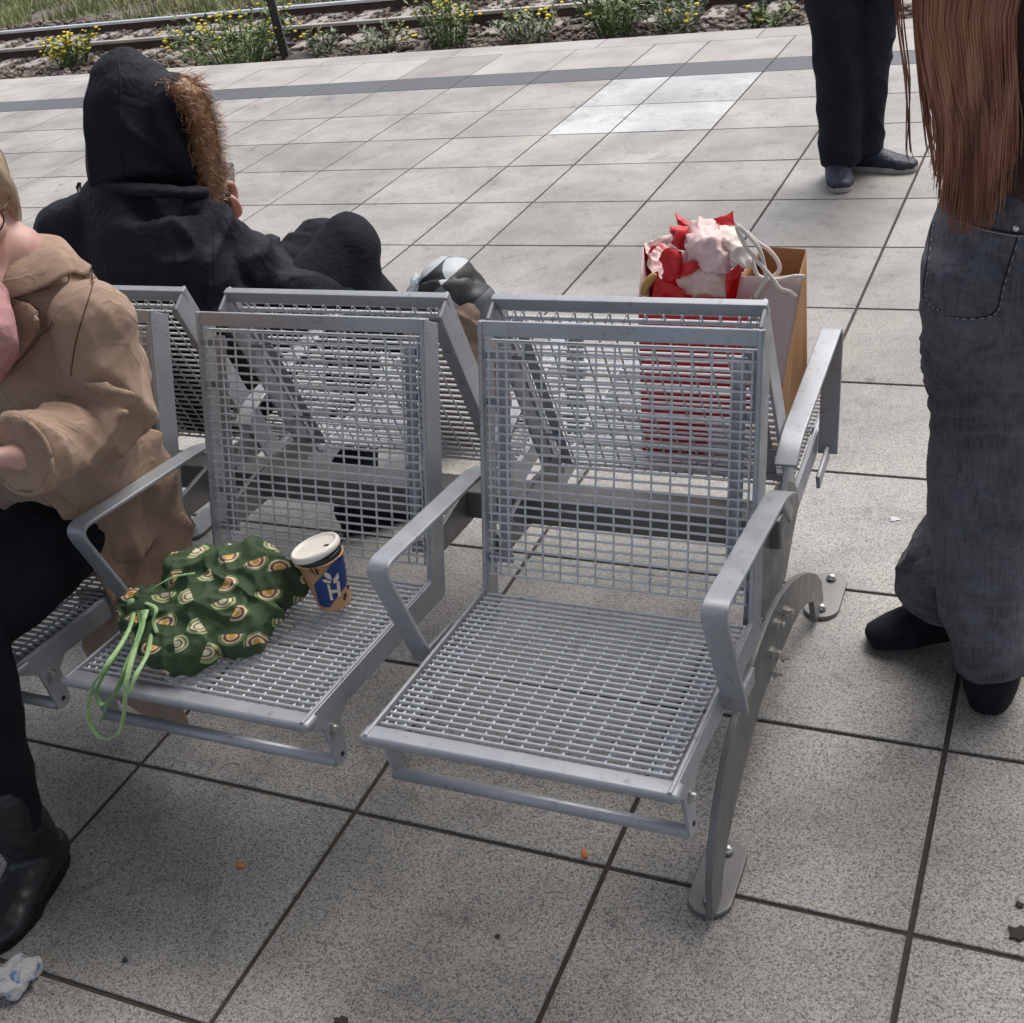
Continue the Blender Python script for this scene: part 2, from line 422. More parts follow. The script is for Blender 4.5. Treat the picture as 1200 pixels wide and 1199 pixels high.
# legs
def leg(x):
    outer = [(1.270, .014), (1.280, .080), (1.300, .135), (1.345, .190), (1.405, .236), (1.470, .258), (1.545, .277), (1.625, .289), (1.713, .292), (1.79, .280), (1.87, .252), (1.945, .215), (2.02, .170), (2.085, .120), (2.125, .075), (2.140, .014)]
    inner = [(2.065, .014), (2.045, .080), (1.985, .118), (1.93, .140), (1.86, .155), (1.784, .162), (1.69, .170), (1.618, .170), (1.54, .148), (1.479, .128), (1.405, .097), (1.36, .072), (1.335, .040), (1.325, .014)]
    g = MB(); g.prism([(y-YC, z) for y, z in outer+inner], x-.006, x+.006)
    o = g.build('leg', M['steel'], bench, bevel=.0015)
    for (cy, cx, rr) in ((1.362, -.012, .15), (2.168, .004, .15)):
        pg = MB(); pl = []
        for k_ in range(24):
            a = 2*math.pi*k_/24; cxx, cyy = math.cos(a)*.037, math.sin(a)*.037
            pl.append((x+cx+cxx, cy-YC+cyy+(.045 if math.sin(a) > 0 else -.045)))
        pg.prism(pl, .001, .011, 'Z'); f = pg.build('foot_plate', M['steel'], o, bevel=.002)
        for dy in (-.055, .055):
            bg_ = MB(); bg_.lathe([(.011, .011), (.011, .017), (.008, .022), (.003, .024)], (x+cx+.002, cy-YC+dy, 0), 12); bg_.build('bolt', M['bolt'], o, smooth=True)
    for (by, bz) in ((1.802, .236), (1.733, .259), (1.695, .225), (1.769, .157), (1.711, .165)):
        for s in (-1, 1):
            bg_ = MB(); bg_.lathe([(.0105, s*.006), (.0105, s*.013), (.006, s*.0135), (.006, s*.022), (.004, s*.024)], (x, by-YC, bz), 8, 'X'); bg_.build('bolt', M['bolt'], o)
    return o
l0 = leg(-.462-BX)
l1 = copy_tree(l0, bench); l1.location = (-1.645, 0, 0)
# ---------------------------------------------------------------- railway beyond the platform
ZG = -1.02
def ground_mat():
    t = NT('ballast_soil'); v = t.coord('Object')
    c = t.mix(t.ramp(t.noise(v, 9, 6, .7), [(.35, 0), (.65, 1)]), (.10, .075, .06), (.26, .21, .18))
    g = t.ramp(t.noise(v, 1.6, 5, .6), [(.52, 0), (.62, .7)])
    c = t.mix(g, c, (.07, .10, .03)); t.bump(t.noise(v, 14, 6, .8), .9, .06)
    return t.fin(c, .95)
g = MB(); n = 60
xs = np.linspace(-90, 40, n); ys = np.concatenate([np.linspace(7.56, 22, 30), np.linspace(24, 120, 12)])
for y in ys:
    for x in xs: g.v.append((x, y, ZG + .03*noise.noise((x*.9, y*.9, 0)) - (.0 if y < 20 else 0)))
for j in range(len(ys)-1):
    for i in range(n-1): g.f.append((j*n+i, j*n+i+1, (j+1)*n+i+1, (j+1)*n+i)); g.m.append(0)
tag(g.build('trackside_ground', ground_mat(), smooth=True), kind='structure')
g = MB(); g.box(-90, 40, -60, 7.555, ZG-.2, ZG); tag(g.build('ground', ground_mat()), kind='structure')
# stones of the ballast
def stone_mat():
    t = NT('ballast_stone'); v = t.coord('Object')
    w_ = t.node('ShaderNodeTexVoronoi', {'Vector': v, 'Scale': 9})
    r = t.node('ShaderNodeSeparateColor', {'Color': w_.outputs['Color']}).outputs[0]
    c = t.ramp(r, [(0, (.05, .036, .028)), (.4, (.13, .095, .075)), (.7, (.19, .145, .115)), (1, (.30, .26, .22))])
    return t.fin(c, .9)
ico = [(0, 0, -1), (.72, -.53, -.45), (-.28, -.85, -.45), (-.89, 0, -.45), (-.28, .85, -.45), (.72, .53, -.45), (.28, -.85, .45), (-.72, -.53, .45), (-.72, .53, .45), (.28, .85, .45), (.89, 0, .45), (0, 0, 1)]
icf = [(0, 1, 2), (1, 0, 5), (0, 2, 3), (0, 3, 4), (0, 4, 5), (1, 5, 10), (2, 1, 6), (3, 2, 7), (4, 3, 8), (5, 4, 9), (1, 10, 6), (2, 6, 7), (3, 7, 8), (4, 8, 9), (5, 9, 10), (6, 10, 11), (7, 6, 11), (8, 7, 11), (9, 8, 11), (10, 9, 11)]
st = MB()
for i in range(9500):
    y = random.uniform(11.2, 16.2); xa = -y*1.05-1.5; xb = -y*.08+1
    x = random.uniform(xa, xb); s_ = random.uniform(.018, .050); a = random.uniform(0, 6.28)
    sx, sy, sz = s_*random.uniform(.8, 1.4), s_*random.uniform(.7, 1.1), s_*random.uniform(.5, .9)
    ca, sa = math.cos(a), math.sin(a); tl = random.uniform(-.5, .5)
    vs = [(x+ca*p[0]*sx-sa*p[1]*sy, y+sa*p[0]*sx+ca*p[1]*sy, ZG+.02+s_*.3+p[2]*sz+tl*p[0]*sx) for p in ico]
    st._add(vs, icf)
tag(st.build('ballast', stone_mat()), 'brown crushed stone ballast around the railway track', 'ballast', kind='stuff')
rail_side = simple('rusty_rail_side', (.085, .05, .038), .85, .1, .4, 12)
rail_rust = simple('dull_rail_head', (.42, .38, .33), .5, .3, .2, 8)
rail_shine = simple('polished_rail_head', (.72, .75, .80), .25, .6, .08, 8)
ZR = -.85
def rail(Y, top, lab):
    e = tag(empty('rail', (-6, Y, ZR)), lab, 'rail', 'rails of the track')
    prof = [(-.07, -.172), (.07, -.172), (.07, -.160), (.012, -.140), (.010, -.050), (.035, -.038), (-.035, -.038), (-.010, -.050), (-.012, -.140), (-.07, -.160)]
    g = MB(); g.prism(prof, -45, 45); g.build('rail_web', rail_side, e)
    g = MB(); g.prism([(-.036, -.0375), (.036, -.0375), (.036, -.006), (.028, 0), (-.028, 0), (-.036, -.006)], -45, 45); g.build('rail_head', top, e)
rail(13.52, rail_rust, 'dull rusty rail of the track nearest the platform')
rail(14.90, rail_shine, 'rail with a bright polished head beyond the sleepers')
rail(20.6, rail_rust, 'brown rail of the farther track behind the grass strip')
sl_m = simple('sleeper_concrete', (.30, .27, .235), .9, 0, .25, 6, .5, 40)
g = MB(); g.box(-.13, .13, -1.3, 1.3, -.18, 0); 
sl0 = g.build('sleeper', sl_m, bevel=.02); i = 0
for x in np.arange(-17.4, .6, .62):
    o = sl0 if i == 0 else sl0.copy()
    if i: col.objects.link(o)
    o.location = (x, 14.21, ZR-.128); i += 1
    tag(o, 'grey concrete sleeper bedded in ballast under the two rails', 'sleeper', 'sleepers of the track')
# grass beyond
def grass_mat(nm, a, b_):
    t = NT(nm); v = t.coord('Object')
    c = t.mix(t.ramp(t.noise(v, 1.5, 4), [(.35, 0), (.65, 1)]), a, b_)
    return t.fin(c, .7, 0)
gr = MB()
for i in range(26000):
    y = random.uniform(15.5, 22) ** 1.0; x = random.uniform(-y*1.15-2, -y*.0+1)
    if noise.noise((x*.6, y*.6, 3)) < -.12: continue
    h = random.uniform(.06, .26); a = random.uniform(0, 6.28); wd = random.uniform(.008, .018); lx, ly = random.uniform(-.1, .1), random.uniform(-.1, .1)
    dx, dy = math.cos(a)*wd, math.sin(a)*wd; z = ZG-.01
    gr._add([(x-dx, y-dy, z), (x+dx, y+dy, z), (x+dx*.6+lx*.5, y+dy*.6+ly*.5, z+h*.6), (x-dx*.6+lx*.5, y-dy*.6+ly*.5, z+h*.6), (x+lx, y+ly, z+h)], [(0, 1, 2, 3), (3, 2, 4)])
tag(gr.build('grass', grass_mat('grass_blade', (.16, .20, .06), (.30, .30, .13))), 'green and yellowish grass growing beyond the railway track', 'grass', kind='stuff')
# flowering weeds
leafm = [grass_mat('weed_leaf', (.10, .15, .05), (.19, .25, .09)), grass_mat('dusty_leaf', (.16, .20, .11), (.28, .31, .19))]
yel = simple('yellow_petal', (.80, .60, .03), .6, 0, .15, 20)
def weed(px, py, wid, ht, nst, nfl, lab, lm=0):
    base = at(px, py, Z=ZG); e = tag(empty('weed_plant', base), lab, 'plant', 'yellow flowering weeds by the track')
    f = MB(); fl = MB()
    for i in range(nst):
        a = random.uniform(0, 6.28); rr = wid*math.sqrt(random.random())*.5
        b0 = Vector((math.cos(a)*rr*.5, math.sin(a)*rr*.5, 0)); h = ht*random.uniform(.5, 1.05)
        top = Vector((math.cos(a)*rr*1.2+random.uniform(-.05, .05), math.sin(a)*rr*1.2, h)); mid = (b0+top)/2+Vector((0, 0, h*.1))
        f.tube([b0, mid, top], [.006, .005, .003], 3, caps=False)
        for k_ in range(int(16*h/ht)+6):
            t = random.uniform(.08, 1); p = b0*(1-t)**2+mid*2*t*(1-t)+top*t*t
            d = Vector((random.uniform(-1, 1), random.uniform(-1, 1), random.uniform(-.1, .9))).normalized(); L = random.uniform(.04, .10); sd_ = d.cross(Vector((0, 0, 1))).normalized()*L*.22
            f._add([p, p+d*L*.5+sd_, p+d*L, p+d*L*.5-sd_], [(0, 1, 2, 3)])
        if i < nfl:
            for q in range(random.randint(2, 4)):
                c = top+Vector((random.uniform(-.07, .07), random.uniform(-.07, .07), random.uniform(-.08, .03))); r_ = random.uniform(.016, .030)
                vs = [(c.x+p[0]*r_, c.y+p[1]*r_, c.z+p[2]*r_*.5) for p in ico]; fl._add(vs, icf)
    if fl.v: f._add(fl.v, fl.f, 1)
    f.build('foliage', [leafm[lm], yel], e)
weed(88, 80, .62, .42, 40, 34, 'low weed with a dense yellow flower cluster beside the hooded head')
weed(283, 82, 1.35, .66, 90, 30, 'widest green bush with small yellow flowers left of the dark post')
weed(525, 58, .70, .60, 40, 14, 'tall green weed with yellow tips, first clump well right of the dark post')
weed(448, 62, .6, .34, 16, 3, 'low sparse weed between the dark post and the tall flowering clumps', 1)
weed(380, 68, .4, .34, 14, 2, 'thin grey-green weed close against the right side of the dark post', 1)
weed(622, 52, .7, .40, 34, 7, 'grey-green weed with few flowers in the middle of the row', 1)
weed(722, 44, .75, .58, 55, 8, 'bright green leafy weed right of the row centre')
weed(795, 38, .8, .40, 40, 6, 'grey-green spreading weed, rightmost large clump of the row', 1)
weed(898, 36, .4, .22, 14, 3, 'tiny weed left of the standing black trousers')
# post
pp = at(337, 76, Z=ZG); e = tag(empty('steel_post', pp), 'dark weathered steel post standing in the ballast behind the widest bush', 'post')
pm = simple('weathered_post', (.085, .078, .07), .8, .1, .4, 9)
g = MB(); g.box(-.037, .037, -.006, .006, 0, 3.2); g.box(-.045, -.0375, -.04, .04, 0, 3.2); g.box(.0375, .045, -.04, .04, 0, 3.2); o = g.build('shaft', pm, e, bevel=.003); o.rotation_euler = (0, math.radians(-1.5), math.radians(25))
g = MB(); g.lathe([(.20, 0), (.19, .05), (.13, .09), (.05, .10)], (.16, .0, 0), 20); g.build('footing', pm, e, smooth=True)

# ---------------------------------------------------------------- bodies and cloth
def catmull(P, n=4):
    out = []; N = len(P)
    P = [np.array(p, float) for p in P]
    for i in range(N-1):
        p0 = P[max(i-1, 0)]; p1 = P[i]; p2 = P[i+1]; p3 = P[min(i+2, N-1)]
        for k_ in range(n):
            t = k_/n; out.append(.5*((2*p1)+(-p0+p2)*t+(2*p0-5*p1+4*p2-p3)*t*t+(-p0+3*p1-3*p2+p3)*t**3))
    out.append(P[-1]); return out
def limb(mb, secs, ref=(0, 1, 0), n=18, sub=4, cap=(1, 1), closed=True):
    """secs: (x,y,z, r_side, r_ref): oval sections along a bent axis, r_ref lies along ref"""
    S_ = catmull(secs, sub); pts = [Vector(s[:3]) for s in S_]; N = len(pts); ref = Vector(ref); rings = []
    ts = [(pts[min(i+1, N-1)]-pts[max(i-1, 0)]).normalized() for i in range(N)]
    def ring(p, t, ra, rb):
        b_ = ref - t*ref.dot(t); b_ = b_.normalized() if b_.length > .05 else Vector((1, 0, 0)); a = t.cross(b_)
        return [p + a*(math.cos(2*math.pi*k_/n)*ra) + b_*(math.sin(2*math.pi*k_/n)*rb) for k_ in range(n)]
    if cap[0]:
        for q in (75, 50, 25):
            c, s_ = math.cos(math.radians(q)), math.sin(math.radians(q)); m_ = min(S_[0][3], S_[0][4])*cap[0]
            rings.append(ring(pts[0]-ts[0]*m_*s_, ts[0], S_[0][3]*c, S_[0][4]*c))
    for p, t, s_ in zip(pts, ts, S_): rings.append(ring(p, t, max(.001, s_[3]), max(.001, s_[4])))
    if cap[1]:
        for q in (25, 50, 75):
            c, s_ = math.cos(math.radians(q)), math.sin(math.radians(q)); m_ = min(S_[-1][3], S_[-1][4])*cap[1]
            rings.append(ring(pts[-1]+ts[-1]*m_*s_, ts[-1], S_[-1][3]*c, S_[-1][4]*c))
    vs = [v for r_ in rings for v in r_]; fs = []
    for i in range(len(rings)-1):
        for k_ in range(n): fs.append((i*n+k_, i*n+(k_+1) % n, (i+1)*n+(k_+1) % n, (i+1)*n+k_))
    fs.append(tuple(range(n))[::-1]); fs.append(tuple((len(rings)-1)*n+k_ for k_ in range(n)))
    mb._add(vs, fs); return mb
def ball(mb, c, r, ax=None, n=14):
    """ellipsoid; ax = matrix of axes"""
    c = Vector(c); r = (r, r, r) if isinstance(r, (int, float)) else r
    ax = ax or (Vector((1, 0, 0)), Vector((0, 1, 0)), Vector((0, 0, 1))); vs = []; m_ = n//2+1
    vs.append(c-ax[2]*r[2])
    for j in range(1, m_):
        th = math.pi*j/m_
        for k_ in range(n):
            a = 2*math.pi*k_/n; vs.append(c+ax[0]*(r[0]*math.sin(th)*math.cos(a))+ax[1]*(r[1]*math.sin(th)*math.sin(a))-ax[2]*(r[2]*math.cos(th)))
    vs.append(c+ax[2]*r[2]); fs = []
    for k_ in range(n): fs.append((0, 1+(k_+1) % n, 1+k_))
    for j in range(m_-2):
        for k_ in range(n): a = 1+j*n; fs.append((a+k_, a+(k_+1) % n, a+n+(k_+1) % n, a+n+k_))
    a = 1+(m_-2)*n; L = len(vs)-1
    for k_ in range(n): fs.append((a+k_, a+(k_+1) % n, L))
    mb._add(vs, fs); return mb
def soft(name, mb, mat, parent=None, vox=.008, sm=5, disp=None, sm2=0, fac=.5):
    me = mb.mesh('tmp', mat); o = bpy.data.objects.new('tmp', me); col.objects.link(o)
    md = o.modifiers.new('r', 'REMESH'); md.mode = 'VOXEL'; md.voxel_size = vox; md.adaptivity = 0
    if sm: m2 = o.modifiers.new('s', 'SMOOTH'); m2.iterations = sm; m2.factor = fac
    dg = bpy.context.evaluated_depsgraph_get(); new = bpy.data.meshes.new_from_object(o.evaluated_get(dg)); bpy.data.objects.remove(o)
    new.name = name
    if not new.materials: new.materials.append(mat)
    nv = len(new.vertices); co = np.empty(nv*3); new.vertices.foreach_get('co', co); no = np.empty(nv*3); new.vertex_normals.foreach_get('vector', no)
    co = co.reshape(-1, 3); no = no.reshape(-1, 3)
    if disp:
        d = np.array([disp(Vector(c), Vector(nn)) for c, nn in zip(co, no)]); co = co + no*d[:, None]
        new.vertices.foreach_set('co', co.ravel())
    new.polygons.foreach_set('use_smooth', [True]*len(new.polygons)); new.update()
    return link(name, new, mat, parent)
def ridge(p, sx, sy, sz, seed=0):
    q = Vector((p.x*sx+seed, p.y*sy, p.z*sz)); return 1-2.2*abs(noise.noise(q))
def fold(p, sx, sy, sz, seed=0, sharp=2.0):
    w_ = noise.noise((p.x*6+seed, p.y*6, p.z*6))*.45
    n_ = noise.noise((p.x*sx+seed+w_, p.y*sy+w_, p.z*sz-w_)); return max(0, 1-2.6*abs(n_))**sharp-.28
def lerp(a, b_, t): return tuple(np.array(a, float)*(1-t)+np.array(b_, float)*t)
def cloth_mat(nm, c1, c2, rough=.85, wscale=420, bump=.25, sheen=0, fade=None, bscale=9):
    t = NT(nm); v = t.coord('Object')
    c = t.mix(t.ramp(t.noise(v, bscale, 5, .6), [(.35, 0), (.65, 1)]), c1, c2)
    if fade: c = t.mix(t.ramp(t.noise(v, 3.5, 5, .55), [(.5, 0), (.72, .6)]), c, fade)
    c = t.mix(t.math('MULTIPLY', t.noise(v, wscale, 2), .35), c, tuple(x*.55 for x in c1))
    cr = t.math('ABSOLUTE', t.math('SUBTRACT', t.noise(v, 7, 3, .5, 1.4), .5)); cr = t.ramp(cr, [(0, 1), (.09, .25), (.25, 0)]); cr2 = t.math('ABSOLUTE', t.math('SUBTRACT', t.noise(v, 19, 3, .5, 1.0), .5)); cr2 = t.ramp(cr2, [(0, 1), (.10, 0)])
    hgt = t.math('ADD', t.math('MULTIPLY', cr, 5.0), t.math('MULTIPLY', cr2, 1.6)); hgt = t.math('ADD', hgt, t.math('MULTIPLY', t.noise(v, wscale, 2), .55)); t.bump(hgt, bump*1.1, .0020)
    kw = {'Sheen Weight': sheen} if sheen else {'Specular IOR Level': .22}
    return t.fin(c, rough, **kw)
def skin_mat():
    t = NT('skin'); v = t.coord('Object')
    c = t.mix(t.ramp(t.noise(v, 22, 4), [(.35, 0), (.65, 1)]), (.50, .27, .215), (.60, .36, .30))
    t.bump(t.noise(v, 500, 2), .15, .0006)
    return t.fin(c, .48, **{'Subsurface Weight': .12, 'Subsurface Radius': (.012, .005, .003)})
M['skin'] = skin_mat()
def frame(f, u=(0, 0, 1)):
    f = Vector(f).normalized(); u = Vector(u); r = f.cross(u).normalized(); u = r.cross(f); return f, r, u   # front, right, up
def head(mb, c, f, u=(0, 0, 1), s=1.0):
    f, r, u = frame(f, u); c = Vector(c)
    def P(a, b_, d): return c+f*(a*s)+r*(b_*s)+u*(d*s)
    ax = (f, r, u)
    ball(mb, P(-.012, 0, .030), (.096*s, .077*s, .092*s), ax, 20)
    ball(mb, P(.022, 0, -.030), (.066*s, .062*s, .085*s), ax, 18)
    ball(mb, P(.048, 0, -.085), (.034*s, .038*s, .026*s), ax)
    ball(mb, P(.078, 0, -.094), (.017*s, .021*s, .015*s), ax)
    for q in (-1, 1):
        limb(mb, [(*P(-.005, q*.060, -.02), .016, .02), (*P(.0, q*.056, -.06), .016, .02), (*P(.035, q*.040, -.088), .014, .018), (*P(.065, q*.018, -.100), .012, .014)], f, 10)
        ball(mb, P(.058, q*.040, -.022), (.026*s, .024*s, .022*s), ax)
        ball(mb, P(-.010, q*.080, -.012), (.017*s, .008*s, .031*s), ax)
        ball(mb, P(.080, q*.033, .030), (.012*s, .024*s, .008*s), ax); ball(mb, P(.077, q*.033, .0145), (.011*s, .017*s, .0055*s), ax); ball(mb, P(.076, q*.033, -.0065), (.010*s, .016*s, .005*s), ax)
        ball(mb, P(.098, q*.012, -.036), (.010*s, .009*s, .008*s), ax, 10)
    limb(mb, [(*P(.084, 0, .018), .008, .008), (*P(.098, 0, -.008), .009, .009), (*P(.111, 0, -.030), .012, .011)], f, 10)
    ball(mb, P(.087, 0, -.058), (.012*s, .026*s, .006*s), ax, 12); ball(mb, P(.085, 0, -.071), (.013*s, .022*s, .007*s), ax, 12)
    return P
def face_bits(P, f, u, par, s=1.0, lip=(.42, .16, .15)):
    f, r, u = frame(f, u); ax = (f, r, u)
    ew = simple('eye_white', (.72, .70, .68), .25); ir = simple('iris', (.08, .06, .04), .2); lm = simple('lip', lip, .45)
    for q in (-1, 1):
        g = MB(); ball(g, P(.0715, q*.033, .005), .0120*s, ax, 14); o = g.build('eye', ew, par, smooth=True)
        g = MB(); ball(g, P(.0815, q*.033, .003), (.0035*s, .006*s, .006*s), ax, 12); g.build('iris', ir, o, smooth=True)
    g = MB(); ball(g, P(.091, 0, -.0585), (.0105*s, .025*s, .0042*s), ax, 14); ball(g, P(.089, 0, -.070), (.0115*s, .021*s, .0055*s), ax, 14); g.build('lips', lm, par, smooth=True)
    g = MB(); bm2 = simple('eyebrow', (.10, .065, .04), .9)
    for q in (-1, 1):
        limb(g, [(*P(.090, q*.015, .032), .0035, .004), (*P(.090, q*.034, .040), .003, .0045), (*P(.076, q*.054, .034), .002, .003)], f, 8)
    g.build('eyebrows', bm2, par, smooth=True)
def hand(mb, wr, d, n_, side=1, curl=.5, s=1.0, spread=.12):
    """palm from wrist wr along d, n_ = palm normal (fingers curl towards it), thumb on +side*cross"""
    d = Vector(d).normalized(); n_ = Vector(n_); n_ = (n_-d*n_.dot(d)).normalized(); x = d.cross(n_)*side; w_ = Vector(wr)
    limb(mb, [(*w_, .026*s, .020*s), (*(w_+d*.03*s), .034*s, .017*s), (*(w_+d*.07*s), .040*s, .015*s), (*(w_+d*.085*s), .038*s, .012*s)], n_, 12)
    L = [.070, .078, .072, .056]
    for i, l in enumerate(L):
        b_ = w_+d*(.082*s)+x*((.030-.020*i)*s); dd = (d + x*spread*(1.5-i)*.5).normalized(); ang = 0; pts = [(*(b_-dd*.02), .010*s, .010*s), (*b_, .0095*s, .0095*s)]
        for j, fr_ in enumerate((.45, .30, .25)):
            ang += curl*(.6+.5*j*.6); q = dd*math.cos(ang)+n_*math.sin(ang); b_ = b_+q*(l*fr_*s); pts.append((*b_, (.0088-.0012*j)*s, (.0085-.0012*j)*s))
        limb(mb, pts, x, 8, 3)
    b_ = w_+d*(.025*s)+x*.026*s; q = (d*.6+x*.75+n_*.35).normalized(); p1 = b_+q*.045*s; q2 = (d*.85+x*.2+n_*.55).normalized(); p2 = p1+q2*.032*s; p3 = p2+(d*.8+n_*.7-x*.1).normalized()*.024*s
    limb(mb, [(*b_, .014*s, .013*s), (*p1, .012*s, .011*s), (*p2, .0105*s, .010*s), (*p3, .008*s, .007*s)], n_, 8, 3)
def body(J, par, hs_=1.0):
    """one continuous skin figure over the joints J"""
    mb = MB(); f, r, u = frame(J['hf'], J.get('hu', (0, 0, 1)))
    P = head(mb, J['head'], J['hf'], J.get('hu', (0, 0, 1)), hs_)
    bf = Vector(J['bf'])
    limb(mb, [(*J['pelvis'], .145, .10), (*J['waist'], .125, .085), (*J['chest'], .145, .10), (*J['sh'], .13, .07)], bf, 20)
    limb(mb, [(*J['sh'], .06, .05), (*J['neck'], .050, .052), (*P(-.02, 0, -.05), .048, .052)], bf, 14)
    for q in 'LR':
        limb(mb, [(*J['sh'+q], .048, .048), (*J['el'+q], .038, .038), (*lerp(J['el'+q], J['wr'+q], .3), .038, .038), (*J['wr'+q], .026, .022)], bf, 12)
        limb(mb, [(*J['hip'+q], .082, .082), (*lerp(J['hip'+q], J['kn'+q], .6), .065, .065), (*J['kn'+q], .050, .052), (*lerp(J['kn'+q], J['an'+q], .3), .050, .052), (*J['an'+q], .028, .030)], bf, 14)
        limb(mb, [(*J['an'+q], .026, .028), (*lerp(J['an'+q], (J['toe'+q][0], J['toe'+q][1], J['toe'+q][2]*.5), .30)[:2], J['an'+q][2]*.45, .020, .016), (*lerp(J['an'+q], J['toe'+q], .55)[:2], .022, .018, .008)], (0, 0, 1), 12)
        if 'hd'+q in J:
            d, n_, sd_, cu = J['hd'+q]; hand(mb, J['wr'+q], d, n_, sd_, cu)
    return soft('body', mb, M['skin'], par, .0065, 3), P
def shoe(par, heel, toe, mat, sole_m, hgt=.075, w=.043, zup=(0, 0, 1), nm='shoe', shaft=None, sole_h=.022):
    heel, toe = Vector(heel), Vector(toe); d = (toe-heel); L = d.length; d.normalize(); u = Vector(zup); u = (u-d*u.dot(d)).normalized(); s_ = d.cross(u)
    def P(a, h): return heel+d*(a*L)+u*h
    mb = MB()
    limb(mb, [(*P(.12, hgt*.60), w*.86, hgt*.60), (*P(.3, hgt*.60), w*.92, hgt*.60), (*P(.48, hgt*.50), w*.98, hgt*.50), (*P(.66, hgt*.40), w*1.04, hgt*.40), (*P(.82, hgt*.33), w*1.05, hgt*.33), (*P(.93, hgt*.30), w*.78, hgt*.26)], u, 16); limb(mb, [(*P(.22, hgt*.7), w*.85, w*1.1), (*P(.20, hgt*1.7), w*.80, w*1.0)], d, 16)
    if shaft: limb(mb, [(*P(.2, hgt*.5), w*.8, w*.95)]+list(shaft), d, 16)
    o = soft(nm, mb, mat, par, .005, 3, lambda c, n_: .0012*ridge(c, 40, 40, 60))
    g = MB(); pl = []
    for k_ in range(28):
        a = 2*math.pi*k_/28; xx = .5+.5*math.cos(a); wd = w*1.06*(1.0 if xx > .5 else .82)*abs(math.sin(a))**.6*(1 if math.sin(a) > 0 else -1)
        pl.append((xx, wd))
    vs = []
    for h, sc_ in ((0, .97), (sole_h*.3, 1.0), (sole_h, 1.0)):
        for a, b_ in pl: vs.append(heel+d*((.5+(a-.5)*1.02*sc_)*L)+s_*(b_*sc_)+u*h)
    n = 28; fs = [tuple(range(n))[::-1], tuple(range(2*n, 3*n))]
    for j in range(2):
        for k_ in range(n): fs.append((j*n+k_, j*n+(k_+1) % n, (j+1)*n+(k_+1) % n, (j+1)*n+k_))
    g._add(vs, fs); g.build('sole', sole_m, o, smooth=False); return o
def strands(mb, roots, path_fn, n, rad, sides=3):
    for i in range(n): mb.tube(path_fn(i), rad, sides, caps=False)
def hair_mat(nm, a, b_, c_):
    t = NT(nm); v = t.coord('Object', (1, 1, .08))
    n1 = t.noise(v, 90, 3); n2 = t.noise(v, 14, 3)
    c = t.ramp(t.math('ADD', t.math('MULTIPLY', n1, .6), t.math('MULTIPLY', n2, .4)), [(.35, a), (.5, b_), (.66, c_)])
    t.bump(n1, .5, .002); return t.fin(c, .42, **{'Specular IOR Level': .6})
black_shoe = simple('black_shoe', (.008, .009, .013), .8, 0, .3, 60, .5, 45, spec=.2)
dark_sole = simple('dark_sole', (.010, .010, .012), .8, 0, .2, 60, .6, 90, spec=.2)

